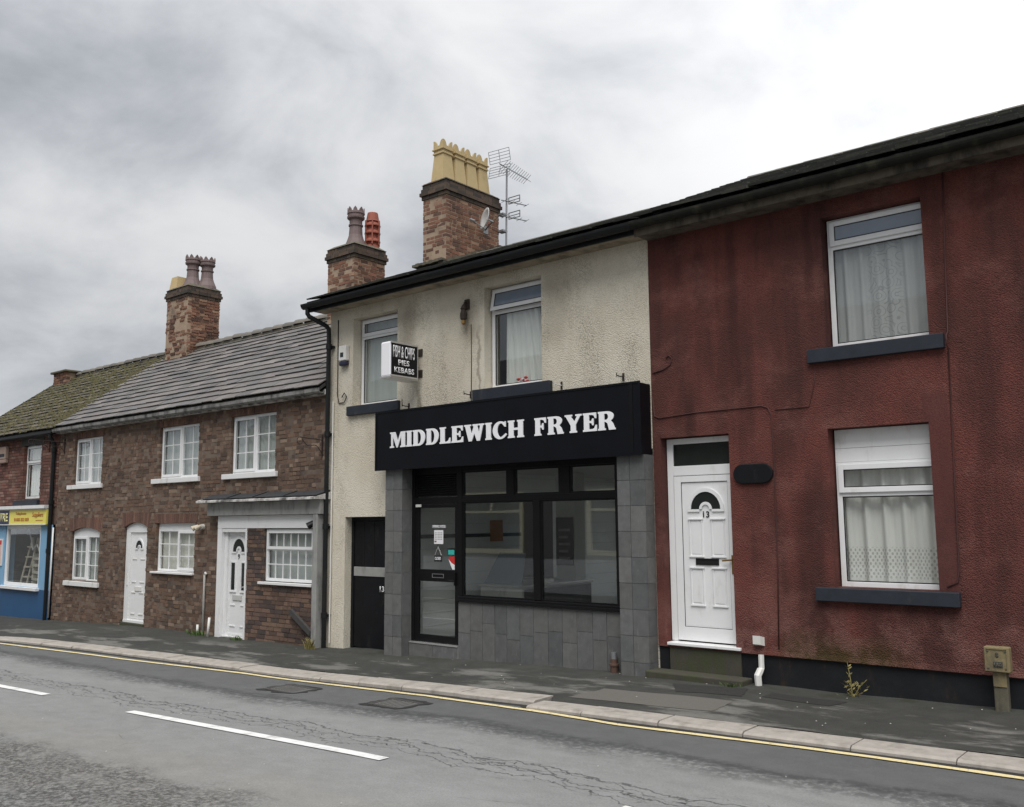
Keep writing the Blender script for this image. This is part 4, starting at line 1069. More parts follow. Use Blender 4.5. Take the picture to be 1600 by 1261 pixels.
# ================================================================== BLUE SHOP (far left)
A = thing('blue_shop', 'brick shop at the far end with blue painted ground floor and mossy roof', 'shop', (-25.5, 0, -.4))
AX0, AX1 = -28.3, -22.62
awin = (-24.60, -23.60, 2.52, 3.86); asw = (-25.32, -23.28, .36, 1.86)
wall(A, 'wall', AX0, AX1, 1.87, 4.1, big_([awin]), .014, .25, 'mortar_red')
wall(A, 'shopfront_wall', AX0, AX1-.02, .32, 1.866, [(asw[0], asw[1], asw[2], 1.87)], -.04, .25, 'blue_light')
wall(A, 'plinth_wall', AX0, AX1-.02, -1.2, .318, [], -.05, .2, 'blue_dark')
shell(A, AX0+.002, AX1-.002, -1.2, .3, 5.4, 4.05, 2.6, 6.22, [2.1], 'mortar_red')
put_bricks(A, brick_rows(AX0, AX1-.002, 2.30, 4.06, [awin, (awin[0]-.15, awin[1]+.15, awin[3], awin[3]+.2)], ch=.074), PAL_A, 'A', 'brick', 0)
MB().box(awin[0]-.15, awin[1]+.15, -.01, .1, awin[3]+.002, awin[3]+.20).build('lintel', 'dark_timber', A)
tophung(A, awin[0]+.01, awin[1]+.08, awin[2], awin[3], .09, 3.40, sill=(-24.95, -23.55, 2.30, 2.48, .07), sillmat='sill_slate')
sw = MB().ring(asw[0]+.01, asw[1], asw[2], 1.86, .085, -.02, .05).build('shop_window', 'upvc', A, bevel=.005)
MB().box(asw[0]+.095, asw[1]-.085, .01, .016, asw[2]+.085, 1.775).build('pane', 'glass', sw)
MB().box(-25.42, -23.20, -.13, -.022, .29, .355).build('sill', 'white_paint', sw)
MB().box(-26.5, -22.82, -.20, -.05, 2.26, 2.34).build('sign_ledge', 'white_paint', A)
m = MB(); m.box(AX0, AX1-.15, -.12, .0, 4.04, 4.13); m.build('fascia', 'dark_timber', A)
m = MB(); m.extr([(AX0, a, b_-.02) for a, b_ in pr_], (AX1-AX0+.0, 0, 0)); m.build('gutter', 'gutter_black', A)
roof(A, AX0-.1, BX0+.1, -.2, 4.17, 2.6, 6.28, 5.6, 4.0)
SM = [(.095, .086, .058), (.08, .074, .054), (.115, .10, .07), (.07, .065, .05), (.11, .10, .082), (.135, .12, .095)]
slates(A, AX0-.1, BX0+.12, -.24, 4.15, 2.58, 6.27, .30, .20, 'slate_moss', SM, 0, .02, .02)
m = MB(); L_ = math.hypot(2.82, 2.12)
for i in range(1500):
    f = random.random(); q = random.uniform(AX0, BX0+.3) if random.random() < .8 else random.uniform(BX0-.3, BX0+.45*f+.25)
    r_ = random.uniform(.02, .06); cy, cz = -.24+2.82*f, 4.17+2.12*f
    if q > BX0+.15 and random.random() < .5: continue
    pts = [(q+r_*1.4*math.cos(k*1.05+i), cy+r_*math.sin(k*1.05+i)*.8, cz+r_*math.sin(k*1.05+i)*.6) for k in range(6)]
    m.add([*pts, (q, cy-.03*r_/.06, cz+r_*.7+.01)], [(k, (k+1) % 6, 6) for k in range(6)])
m.build('moss', 'moss', A, kind='stuff')
ridge(A, AX0+.9, -21.9, 2.6, 6.31, 'slate_moss', .42)
m = MB(); m.extr([(AX0-.12, -.22, 4.12), (AX0-.12, 2.6, 6.24), (AX0-.12, 2.6, 6.32), (AX0-.12, -.22, 4.21)], (.05, 0, 0)); m.build('verge_board', 'dark_timber', A)
ch = MB().box(-28.18, -27.37, 2.2, 2.95, 5.7, 6.34).build('chimney', 'mortar_pale', A)
m = MB()
for b_ in brick_rows(-28.2, -27.35, 5.9, 6.34, [], 2.18, .1, ragged=.01): m.box(*b_, tint=random.choice(PAL_C))
m.build('brickwork', 'brick_chim', ch, kind='stuff')
MB().box(-28.27, -27.28, 2.1, 3.05, 6.345, 6.41).build('cap_slab', 'old_concrete', ch, bevel=.02)

# ================================================================== CHIP SHOP
C = thing('chip_shop', 'cream pebbledashed chip shop with black shopfront and grey tile pilasters', 'shop', (-9.3, 0, -.1))
CX0, CX1 = -12.46, -6.09
wl = (-11.86, -10.78, 3.78, 5.27); wr = (-8.91, -7.84, 3.78, 5.30); sd = (-12.0, -10.98, -.6, 1.95); sf = (-10.78, -6.085, -.6, 2.75)
wall(C, 'wall', CX0, CX1, -1.0, 5.47, [wl, wr, sd, sf], 0, .19, 'stucco_cream')
shell(C, CX0+.002, CX1, -1.0, .2, 6.4, 5.5, 3.1, 6.95, [2.78], 'stucco_cream', (-10.3, -6.35, .3, 2.66))
rw = MB().ring(-10.3, -6.35, .3, 2.66, .06, 6.32, 6.38).build('added_rear_window', 'upvc', C); MB().box(-10.24, -6.41, 6.345, 6.351, .36, 2.60).build('pane', 'glass', rw)  # unseen rear window, added to let daylight into the shop interior
tophung(C, wl[0]+.02, wl[1]+.15, wl[2], wl[3]-.01, .17, 4.95, sill=(-11.95, -10.70, 3.62, 3.775, .06))
tophung(C, wr[0]+.02, wr[1]+.12, wr[2], wr[3]-.01, .15, 4.93, sill=(-9.10, -7.66, 3.61, 3.775, .07), tilt=R(11), vent_glass='glass_sky_blue')
# side door beside the shopfront
MB().ring(sd[0], sd[1]+.04, -.25, 1.945, .06, .14, .20).build('door_frame', 'door_dark', C)
dd = MB().box(sd[0]+.062, sd[1]-.022, .155, .19, -.14, 1.88).build('door', 'door_dark', C)
MB().box(sd[0]+.065, sd[1]-.03, .140, .154, .99, 1.14).build('rail', 'grey_board', dd, bevel=.006)
for q in (-11.7, -11.46, -11.22): MB().box(q-.004, q+.004, .150, .1545, 1.16, 1.86).build('groove', 'gap_black', dd)
m = MB(); m.box(-11.32, -11.19, .146, .154, .74, .86); m.build('number_plate', 'letter_black', dd)
words('13', 'letter_white', dd, (-11.30, .1455, .755), XU, ZU, .10, .09, .02, .003, 'house_number')
# pilasters, fascia box frame, stall riser: individual wall tiles on a dark core
TPAL = [(.122, .125, .124), (.112, .115, .116), (.135, .135, .132), (.118, .12, .118), (.104, .108, .11), (.13, .13, .127)]
core = MB(); core.box(-10.80, -10.442, -.185, .12, -.45, 2.66); core.box(-6.495, -6.105, -.185, .12, -.4, 2.66); core.box(-10.44, -9.42, -.028, .10, -.4, .055); core.box(-9.415, -6.50, -.008, .14, -.4, .705)
core.build('tile_backing', 'tile_grout', C)
def tile(x0, x1, y0, y1, z0, z1):
    c = random.choice(TPAL); v = random.uniform(.9, 1.12); e = random.uniform(-.0015, .0015)
    MB().box(x0+.003, x1-.003, y0+(e if y1-y0 < .03 else .003), y1-(0 if y1-y0 < .03 else .003), z0+.003, z1-.003, tint=tuple(k*v for k in c)).build('tile', 'tile', C)
zt = frange(-.49, 2.67, 10)
for a, b_ in zip(zt, zt[1:]):
    tile(-10.81, -10.62, -.2, -.186, a, b_); tile(-10.62, -10.43, -.2, -.186, a, b_)
    tile(-10.4415, -10.430, -.185, -.001, a, b_)
    tile(-6.505, -6.315, -.2, -.186, a, b_); tile(-6.315, -6.094, -.2, -.186, a, b_); tile(-6.1045, -6.092, -.185, -.002, a, b_)
q = -9.42
while q < -6.55:
    wv = random.choice((.22, .24, .25, .235)); e_ = min(q+wv, -6.505); sp = random.choice((.33, .40, .27, .36))
    zl = -.42; cuts = [zl, .70-sp-random.choice((.0, .03, .06)), .70] if True else None
    for a, b_ in zip(cuts, cuts[1:]): tile(q, e_, -.024, -.010, a, b_)
    q = e_
for a, b_ in ((-10.425, -9.93), (-9.93, -9.425)): tile(a, b_, -.042, -.029, -.42, .05)
MB().box(-10.425, -9.42, -.05, .14, .057, .075).build('threshold', 'steel', C)
# black aluminium shopfront
yf = 0.0
m = MB()
m.box(-10.425, -10.365, yf, yf+.09, .078, 2.70); m.box(-9.46, -9.37, yf, yf+.09, .078, 2.70); m.box(-10.365, -9.46, yf+.001, yf+.089, 2.13, 2.23); m.box(-10.365, -9.46, yf+.02, yf+.07, 2.24, 2.70)
m.box(-6.66, -6.505, yf, yf+.09, .78, 2.70); m.box(-9.37, -6.66, yf+.001, yf+.089, 2.145, 2.225); m.box(-9.37, -6.66, yf+.001, yf+.089, 2.595, 2.70)
m.box(-8.50, -8.37, yf, yf+.09, 2.225, 2.595); m.box(-7.57, -7.40, yf, yf+.09, 2.225, 2.595); m.box(-8.02, -7.91, yf-.004, yf+.09, .79, 2.145)
front = m.build('shopfront_frame', 'frame_black', C, bevel=.004)
m = MB(); z_ = 2.26
while z_ < 2.56: m.extr([(-10.33, yf+.022, z_), (-10.33, yf+.005, z_+.006), (-10.33, yf+.022, z_+.022)], (.83, 0, 0)); z_ += .032
m.build('vent_grille', 'frame_black', C)
m = MB(); m.box(-9.44, -6.48, -.06, yf+.1, .712, .752); m.box(-9.43, -6.49, -.035, yf+.1, .753, .782); m.build('window_sill', 'frame_black', C, bevel=.004)
def shopwin(x0, x1, z0, z1):
    w_ = MB().ring(x0, x1, z0, z1, .022, yf+.012, yf+.05).build('window', 'frame_black', C); MB().box(x0+.022, x1-.022, yf+.03, yf+.036, z0+.022, z1-.022).build('pane', 'glass_shop', w_)
for a, b_ in ((-9.37, -8.50), (-8.37, -7.57), (-7.40, -6.66)): shopwin(a, b_, 2.226, 2.594)
shopwin(-9.37, -8.02, .782, 2.144); shopwin(-7.91, -6.66, .782, 2.144)
m = MB(); X0, X1 = -10.360, -9.465
m.box(X0, X0+.085, yf+.006, yf+.05, .085, 2.125); m.box(X1-.052, X1, yf+.006, yf+.05, .085, 2.125); m.box(X0+.085, X1-.052, yf+.007, yf+.049, 2.07, 2.125); m.box(X0+.085, X1-.052, yf+.007, yf+.049, .085, .19); m.box(X0+.085, X1-.052, yf+.007, yf+.049, .975, 1.15)
sdoor = m.build('door', 'frame_black', C, bevel=.004)
MB().box(X0+.085, X1-.052, yf+.025, yf+.031, 1.15, 2.07).build('pane', 'glass_shop', sdoor); MB().box(X0+.085, X1-.052, yf+.025, yf+.031, .19, .975).build('pane', 'glass_shop', sdoor)
m = MB(); m.ring(-9.98, -9.74, 1.03, 1.09, .008, yf-.002, yf+.006); m.build('letter_slot', 'galvanised', sdoor)
MB().box(X0+.03, X0+.14, yf-.01, yf+.006, 2.085, 2.125).build('closer', 'plastic_white', sdoor)
m = MB(); m.box(-9.505, -9.48, yf-.03, yf+.006, .93, 1.12); m.tube([(-9.50, yf-.03, 1.0), (-9.60, yf-.045, 1.0)], .012, 6); m.build('handle', 'frame_black', sdoor)
# eaves and roof
m = MB(); m.box(CX0-.15, CX1-.002, -.30, -.002, 5.455, 5.475); m.build('soffit', 'soffit', C)
m = MB(); m.box(CX0-.17, CX1-.002, -.325, -.301, 5.44, 5.62); m.build('fascia', 'gutter_black', C)
gp = [( -.325+.0, 5.565)]+[(-.395+.07*math.cos(a), 5.565-.085*math.sin(a)) for a in [math.pi*k/10 for k in range(11)]]+[(-.457, 5.565)]+[(-.395-.058*math.cos(a), 5.562-.07*math.sin(a)) for a in [math.pi*k/10 for k in range(11)]]
m = MB(); m.extr([(CX0-.25, a-.003, b_) for a, b_ in gp[1:]], (CX1-CX0+.25, 0, 0)); m.build('gutter', 'gutter_black', C, smooth=False)
roof(C, CX0-.2, CX1, -.33, 5.66, 3.1, 7.05, 6.6, 5.5)
SW = [(.062, .064, .058), (.05, .053, .048), (.078, .078, .068), (.044, .047, .042), (.09, .088, .075)]
slates(C, CX0-.22, CX1, -.38, 5.63, 3.08, 7.04, .30, .26, 'slate_wet', SW, 295, .022, .035)
ridge(C, -11.8, CX1, 3.1, 7.05, 'slate_wet', .45, .10, .15)
m = MB(); m.extr([(CX0-.21, -.36, 5.50), (CX0-.21, 3.1, 6.9), (CX0-.21, 3.1, 7.0), (CX0-.21, -.36, 5.62)], (.03, 0, 0)); m.build('verge_board', 'dark_timber', C)
m = MB(); m.tube([(-12.60, -.395, 5.51), (-12.60, -.395, 5.40), (-12.58, -.37, 5.35), (-12.42, -.12, 5.20), (-12.405, -.09, 5.15), (-12.40, -.085, 5.0), (-12.40, -.085, .30), (-12.40, -.085, -.20)], .040, 10)
for z_ in (4.8, 3.3, 1.75, .3): m.tube([(-12.40, -.085, z_), (-12.40, -.085, z_+.09)], .052, 10); m.box(-12.47, -12.33, -.06, .0, z_+.02, z_+.06)
m.build('downpipe', 'gutter_black', C, smooth=False)
m = MB(); m.tube([(-12.325, -.03, 3.9), (-12.325, -.03, -.1)], .012, 6); m.build('cable', 'plastic_white', C)
ch3 = chimney(C, -12.55, -11.93, 2.3, 3.84, 6.3, 8.44, 8.11, .006, 300)
for i, y_ in enumerate((2.53, 2.88, 3.23, 3.58)): crown_pot(ch3, (-12.24, y_, 8.46), .84)
m = MB()
for i in range(9): 
    q = -12.6+i*.09; m.box(q, q+.085, 2.05, 2.30, 6.62+.1+random.uniform(-.01, .01), 6.76+random.uniform(0, .02))
for i in range(10):
    y_ = 2.1+i*.18; z_ = 5.66+(y_+.33)*.405; m.box(-11.94, -11.80, y_, y_+.17, z_+.03, z_+.09+random.uniform(-.01, .02))
m.build('lead_flashing', 'old_concrete', C)
# interior of the shop
m = MB(); m.box(-10.6, -6.2, .16, 6.2, -.02, .03); m.build('shop_floor', 'interior_floor', C)
m = MB(); m.box(-10.62, -10.60, .16, 6.25, .03, 2.77); m.build('tiled_wall', 'interior_tile', C)
m = MB(); m.box(-6.22, -6.20, .16, 6.25, .03, 2.77); m.build('inner_wall', 'tile_grout', C)
m = MB(); m.box(-10.6, -6.22, .2, 6.2, 2.70, 2.76); m.build('shop_ceiling', 'interior_wall', C)
m = MB(); m.box(-10.598, -10.59, .3, 2.85, 1.60, 1.66); m.build('wall_stripe', 'letter_black', C)
for k in range(1, 14):
    z_ = .03+k*.2
    MB().box(-10.599, -10.594, .2, 6.2, z_-.003, z_+.003).build('tile_joint', 'interior_wall', C)
MB().box(-10.60, -10.57, 2.9, 3.75, .05, 2.25).build('dark_doorway_panel', 'interior_dark', C)  # dark panel standing in for the shade of an open doorway
MB().box(-9.92, -9.52, 3.0, 3.3, .03, 2.69).build('inner_column', 'interior_wall', C)

# ================================================================== RED HOUSE
D = thing('red_house', 'dark red pebbledashed house with white front door and black plinth', 'house', (-3, 0, 0))
DX0, DX1 = -6.085, 3.0
do = (-5.98, -5.05, .36, 2.87); wu = (-3.82, -2.74, 3.74, 5.23); wd_ = (-3.86, -2.80, 1.125, 2.84); w5 = (-.2, .9, 3.74, 5.23); w6 = (-.2, .9, 1.125, 2.84)
wall(D, 'wall', DX0, DX1, .34, 5.46, [do, wu, wd_, w5, w6], 0, .19, 'stucco_red')
shell(D, DX0+.002, DX1, -.8, .2, 6.4, 5.5, 3.1, 6.95, [3.02], 'stucco_red')
m = MB(); m.box(-5.0, DX1, .028, .2, -.6, .352); m.box(DX0, -5.95, .028, .2, -.6, .38); m.build('plinth', 'plinth_black', D)
m = MB(); m.extr([(-4.98, -.012, .345), (-4.98, .03, .33), (-4.98, .03, .40), (-4.98, -.002, .40)], (DX1+4.98, 0, 0)); m.build('render_bead', 'stucco_red', D)
# front door
yd = .13
m = MB(); a, b_ = do[0]+.012, do[1]+.10
m.box(a, a+.085, yd, yd+.07, .40, 2.86); m.box(b_-.11, b_, yd, yd+.07, .40, 2.86); m.box(a+.085, b_-.11, yd, yd+.07, 2.79, 2.86); m.box(a+.085, b_-.11, yd-.004, yd+.07, 2.40, 2.52)
dfr = m.build('door_frame', 'upvc', D, bevel=.005)
MB().box(a+.085, b_-.11, yd+.02, yd+.03, 2.52, 2.79).build('fanlight_pane', 'glass_dark', dfr)
m = MB(); dx0, dx1 = a+.095, b_-.115; dz0, dz1 = .415, 2.392; fw = .095
m.box(dx0, dx0+fw, yd-.012, yd+.045, dz0, dz1); m.box(dx1-.085, dx1, yd-.012, yd+.045, dz0, dz1); m.box(dx0+fw, dx1-.085, yd-.012, yd+.045, dz1-.075, dz1); m.box(dx0+fw, dx1-.085, yd-.012, yd+.045, dz0, dz0+.16)
m.box(dx0+fw+.004, dx1-.089, yd+.002, yd+.03, dz0+.164, dz1-.079)
door = m.build('door', 'upvc', D, bevel=.003)
MB().ring(dx0+fw, dx1-.085, dz0+.16, dz1-.075, .004, yd-.006, yd+.001).build('gasket', 'letter_black', door)
px0, px1 = dx0+fw+.004, dx1-.089; pc = (px0+px1)/2+.02
m = MB()
for zz0, zz1 in ((1.42, 1.86), (.84, 1.275)):
    for s_ in (-1, 1):
        q = pc+s_*.148; panel_ring(m, q-.088, q+.088, zz0, zz1, yd+.002, .010, .012); m.box(q-.10, q+.10, yd-.018, yd+.002, zz1-.002, zz1+.014); m.box(q-.10, q+.10, yd-.014, yd+.002, zz0-.014, zz0+.001)
m.build('panel_moulding', 'upvc', door, bevel=.002)
fan(door, pc-.005, 1.985, .20, yd+.001, flat=1.05)
words('13', 'letter_black', door, (pc-.045, yd-.001, 1.885), XU, ZU, .085, .075, .015, .004, 'house_number')
m = MB(); m.ring(pc-.16, pc+.145, 1.315, 1.395, .012, yd-.01, yd+.002); m.box(pc-.148, pc+.133, yd-.003, yd+.001, 1.327, 1.383); m.build('letter_slot', 'gap_black', door)
MB().box(pc-.146, pc+.131, yd-.0045, yd-.003, 1.329, 1.381).build('letter_flap', 'gap_black', door)
m = MB(); m.box(dx1-.06, dx1-.03, yd-.022, yd-.012, 1.22, 1.44); m.tube([(dx1-.045, yd-.045, 1.385), (dx1-.165, yd-.05, 1.375)], .011, 6); m.box(dx1-.052, dx1-.038, yd-.045, yd-.02, 1.375, 1.395); m.build('handle', 'brass', door)
MB().box(-5.945, -4.985, -.035, yd+.02, .362, .397).build('door_sill', 'upvc', D, bevel=.006)
MB().box(-5.93, -5.0, .005, .2, -.3, .358).build('riser', 'step_stone', D)
MB().box(-6.12, -4.86, -.27, .0, -.3, .075).build('doorstep', 'step_stone', D, bevel=.015)
tophung(D, wu[0]+.02, wu[1]+.10, wu[2], wu[3]-.01, .135, 4.90, sill=(-4.03, -2.59, 3.58, 3.735, .06), vent_glass='glass_sky_blue')
tophung(D, wd_[0]+.02, wd_[1]+.10, wd_[2], wd_[3]-.01, .14, 2.125, sill=(-4.06, -2.60, .975, 1.12, .07), head=.36)
for h in (w5, w6): tophung(D, h[0]+.02, h[1]+.1, h[2], h[3]-.01, .135, h[3]-.4, sill=(h[0]-.2, h[1]+.2, h[2]-.16, h[2]-.005, .06))
m = MB(); m.box(DX0+.002, DX1, -.30, -.002, 5.43, 5.455); m.build('soffit', 'old_fascia', D)
m = MB(); m.box(DX0+.002, DX1, -.325, -.301, 5.41, 5.62); m.build('fascia', 'old_fascia', D)
m = MB(); m.extr([(DX0+.004, a_-.003, b2) for a_, b2 in gp[1:]], (DX1-DX0, 0, 0)); m.build('gutter', 'gutter_old', D)
roof(D, DX0, DX1, -.33, 5.66, 3.1, 7.13, 6.6, 5.5)
slates(D, DX0, DX1, -.40, 5.63, 3.08, 7.14, .32, .27, 'slate_wet', SW, 298, .026, .045)
ridge(D, DX0, DX1, 3.1, 7.15, 'slate_wet', .45, .10, .15)

# ================================================================== HOUSE ACROSS THE STREET (seen in the shop glass)
E_ = thing('grey_house', 'grey rendered house across the street seen only as a reflection in the shop glass', 'house', (-17, -11.4, -.2))
oh = [(-20.2, -17.6, .9, 2.75), (-15.3, -12.2, .9, 2.75), (-11.0, -10.0, -.3, 2.2), (-19.9, -18.0, 3.6, 5.0), (-15.0, -12.6, 3.6, 5.0)]
m = MB(); X = sorted({-32., -6.5, *[c for h in oh for c in h[:2]]}); Z = sorted({-1., 5.6, *[c for h in oh for c in h[2:]]})
for a, b_ in zip(X, X[1:]):
    for c_, e_ in zip(Z, Z[1:]):
        if not any(h[0] < (a+b_)/2 < h[1] and h[2] < (c_+e_)/2 < h[3] for h in oh): m.box(a, b_, -11.6, -11.4, c_, e_)
m.build('wall', 'render_grey', E_)
MB().box(-32, -6.5, -11.395, -11.38, -1, .78).build('plinth', 'white_paint', E_)
for h in oh:
    if h[2] < 0: MB().box(h[0], h[1], -11.55, -11.5, h[2], h[3]).build('door', 'sign_navy', E_); continue
    w_ = MB().ring(h[0], h[1], h[2], h[3], .14, -11.5, -11.38).build('window', 'cream_frame', E_)
    m = MB(); m.box(h[0]+.14, h[1]-.14, -11.49, -11.40, h[3]-.62, h[3]-.55); m.box((h[0]+h[1])/2-.03, (h[0]+h[1])/2+.03, -11.49, -11.41, h[3]-.55, h[3]-.14); m.build('glazing_bar', 'cream_frame', w_)
    MB().box(h[0]+.14, h[1]-.14, -11.47, -11.46, h[2]+.14, h[3]-.14).build('pane', 'glass_dark', w_)
m = MB(); m.extr([(-32, -11.15, 5.55), (-32, -14.5, 7.6), (-32, -18, 5.55)], (25.5, 0, 0)); m.build('roof', 'lead', E_)
m = MB(); m.box(-32, -6.5, -17.9, -17.8, -1, 5.6); m.box(-32, -31.9, -17.8, -11.6, -1, 5.6); m.box(-6.6, -6.5, -17.8, -11.6, -1, 5.6); m.build('back_wall', 'render_grey', E_)

# ================================================================== SIGNS
sg = thing('shop_sign', 'long black fascia sign reading MIDDLEWICH FRYER in white serif capitals', 'sign', (-8.5, -.27, 2.66))
m = MB(); m.box(-10.97, -6.10, -.268, -.002, 2.67, 3.565); m.build('panel', 'sign_black', sg, bevel=.012)
m = MB(); m.ring(-10.98, -6.085, 2.655, 3.58, .028, -.276, -.2685); m.build('trim', 'sign_black', sg)
MB().box(-6.25, -6.20, -.274, -.2685, 2.69, 3.55).build('joint_strip', 'frame_black', sg)
serif_word('MIDDLEWICH', sg, 'letter_white', -10.63, -7.95, 2.997, 3.238, -.2685)
serif_word('FRYER', sg, 'letter_white', -7.765, -6.455, 2.997, 3.236, -.2685)
ps = thing('hanging_sign', 'black and white projecting box sign reading FISH & CHIPS PIES KEBABS', 'sign', (-10.33, -.4, 4.03))
m = MB(); m.box(-10.44, -10.22, -.66, -.10, 4.04, 4.58); m.build('light_box', 'letter_white', ps, bevel=.025)
m = MB(); m.box(-10.219, -10.206, -.645, -.115, 4.065, 4.56); m.build('face_panel', 'sign_black', ps)
m = MB()
for a, b_, c_, e_ in ((-.66, -.10, 4.55, 4.575), (-.66, -.10, 4.04, 4.066), (-.115, -.10, 4.066, 4.55)): m.box(-10.2215, -10.200, a, b_, c_, e_)
m.box(-10.45, -10.21, -.665, -.095, 4.02, 4.038); m.build('trim', 'steel', ps)
for s_, w_, h_, yo, zo, bo in (('FISH & CHIPS', .45, .185, -.62, 4.335, 0.006), ('PIES', .23, .085, -.51, 4.222, .016), ('KEBABS', .41, .085, -.59, 4.105, .016)):
    words(s_, 'letter_white', ps, (-10.2055, yo, zo), (0, 1, 0), ZU, w_, h_, bo, .003)
m = MB()
for z_ in (4.12, 4.45): m.box(-10.36, -10.28, -.10, 0, z_, z_+.06); m.box(-10.38, -10.2, -.012, -.002, z_-.03, z_+.09)
m.build('bracket', 'rust_iron', ps)
bs = thing('shop_sign', 'navy and yellow sign with CENTRE over the blue shop window', 'sign', (-24.5, -.12, 1.86))
MB().box(-28.3, -24.93, -.135, -.045, 1.875, 2.25).build('panel', 'sign_navy', bs); MB().box(-24.925, -22.83, -.135, -.045, 1.875, 2.25).build('panel', 'sign_yellow', bs)
m = MB(); m.box(-28.3, -22.82, -.15, -.136, 1.865, 1.885); m.box(-28.3, -22.82, -.15, -.136, 2.235, 2.255); m.build('trim', 'plastic_white', bs)
words('CENTRE', 'letter_cream', bs, (-26.08, -.136, 1.95), XU, ZU, 1.07, .22, .03, .006)
words('Telephone', 'letter_orange', bs, (-24.55, -.136, 2.10), XU, ZU, .62, .08, .01, .006); words('01606 832 869', 'letter_orange', bs, (-24.62, -.136, 1.96), XU, ZU, .85, .085, .02, .006)
words('Suppliers', 'letter_orange', bs, (-23.58, -.136, 2.03), XU, ZU, .60, .14, .01, .006); MB().box(-23.38, -23.0, -.140, -.1355, 1.965, 1.985).build('underline', 'letter_orange', bs)
# ================================================================== THINGS FIXED TO THE FRONTS
def bell_box(label, x0, x1, z0, z1, m1, m2):
    t_ = thing('alarm_box', label, 'alarm box', ((x0+x1)/2, -.04, z0)); zz = z0+(z1-z0)*.24
    MB().box(x0, x1, -.09, -.001, zz, z1).build('case', m1, t_, bevel=.015); MB().box(x0+.005, x1-.005, -.085, -.001, z0, zz-.003).build('lamp', m2, t_, bevel=.02)
    MB().box(x0+.05, x1-.06, -.0925, -.0905, zz+.06, zz+.14).build('badge', 'sill_slate', t_)
bell_box('white burglar alarm box with dark blue base on the cream wall', -12.14, -11.95, 4.48, 4.82, 'plastic_white', 'navy_plastic')
bell_box('pinkish alarm box high on the brick wall of the blue shop', -26.0, -25.52, 3.47, 3.90, 'pink_clay', 'pink_clay')
o = MB(); n = 24; pts = []
for sx, c0 in ((1, -4.62), (-1, -4.88)):
    for k in range(13):
        a = R(-90+180*k/12)*sx; pts.append((c0+sx*.115*math.cos(R(-90+180*k/12)), 2.38+(.115*math.sin(R(-90+180*k/12)))*sx))
o.prism(pts, -.035, -.001); tag(o.build('name_plaque', 'door_dark', None, (-4.75, -.02, 2.38), bevel=.012), 'blank black rounded plaque on the red wall beside the white door', 'plaque')
def scroll_bracket(label, x, z, s, dx):
    t_ = thing('wall_bracket', label, 'bracket', (x, 0, z), 'iron hanging basket brackets')
    MB().box(x-.012, x+.012, -.025, -.003, z-.16*s, z+.16*s).build('back_bar', 'rust_iron', t_)
    m = MB(); m.tube([(x, -.02, z+.08*s), (x, -.42*s, z+.10*s)], .009, 6)
    m.tube([(x, -.42*s+.05*s*math.cos(a)*1.0, z+.05*s+.05*s*math.sin(a)) for a in [math.pi*.5+k*.45 for k in range(13)]], .007, 6); m.build('arm', 'rust_iron', t_)
    m = MB(); m.tube([(x, -.02-.36*s*(k/10), z-.12*s+.21*s*(k/10)+.05*s*math.sin(k*.6)) for k in range(11)], .007, 6); m.build('scroll', 'rust_iron', t_)
scroll_bracket('iron scroll bracket on brown brick beside the chip shop downpipe', -12.62, 3.17, 1.15, 0)
scroll_bracket('iron basket bracket on the brick terrace just right of the dark rainwater pipe', -22.32, 3.72, 1.1, 0)
scroll_bracket('iron basket bracket on the red brick of the blue shop beside its upper window', -23.12, 3.80, 1.1, 0)
t_ = thing('wall_lantern', 'broken rusty lantern bracket on the cream wall between the two upper windows', 'lantern', (-9.24, 0, 4.95))
MB().box(-9.285, -9.20, -.03, -.001, 5.02, 5.17).build('back_plate', 'rust_iron', t_)
MB().lathe([(.02, 0), (.05, .02), (.055, .10), (.035, .16), (.05, .18), (.02, .24)], (-9.25, -.085, 4.84), 10).build('lamp_holder', 'rust_iron', t_)
MB().tube([(-9.25, -.085, 5.05), (-9.25, -.06, 5.12), (-9.245, -.02, 5.12)], .014, 6).build('arm', 'rust_iron', t_)
MB().lathe([(.012, 0), (.035, .015), (.03, .07)], (-9.25, -.085, 4.775), 8).build('socket', 'brass', t_)
def spot(label, x, z, wdt=.16, mat='rust_iron'):
    t_ = thing('sign_lamp_bracket', label, 'lamp bracket', (x, 0, z), 'old lamp brackets above the fascia sign')
    MB().box(x-.014, x+.014, -.012, -.001, z-.05, z+.05).build('back_plate', 'rust_iron', t_)
    m = MB(); m.tube([(x, -.01, z), (x-.01, -.07, z+.0), (x-.02, -.13, z+.01)], .008, 6); m.build('arm', mat, t_)
    m = MB(); m.tube([(x-.02, -.13, z-.01), (x-.02, -.135, z+wdt*.8)], .006, 6); m.build('stem', mat, t_)
spot('rusty lamp bracket beside the sill of the smaller shop window, left of the sign top', -10.50, 3.66, .14); spot('rusty lamp stub by the left end of the curtained shop window sill', -9.18, 3.72, .06); spot('white armed lamp bracket by the right end of the curtained shop window sill', -7.50, 3.69, .05, 'plastic_white'); spot('thin lamp bracket above the right end of the fascia sign', -6.50, 3.70, .05)
t_ = thing('security_light', 'small white floodlight on the brick wall left of door nine', 'light', (-16.27, -.05, 1.8))
MB().tube([(-16.22, -.001, 1.80), (-16.22, -.06, 1.80)], .05, 10).build('base', 'plastic_white', t_)
for q in (-16.30, -16.20): MB().tube([(q, -.07, 1.82), (q-.05, -.17, 1.76)], [.03, .055], 10).build('lamp_head', 'plastic_cream', t_)
t_ = thing('camera', 'small dark dome security camera under the grey lintel board', 'camera', (-12.63, -.2, 1.84)) 
t_.name = 'security_camera'; ORG[t_.name] = Vector((-12.63, -.2, 1.84))
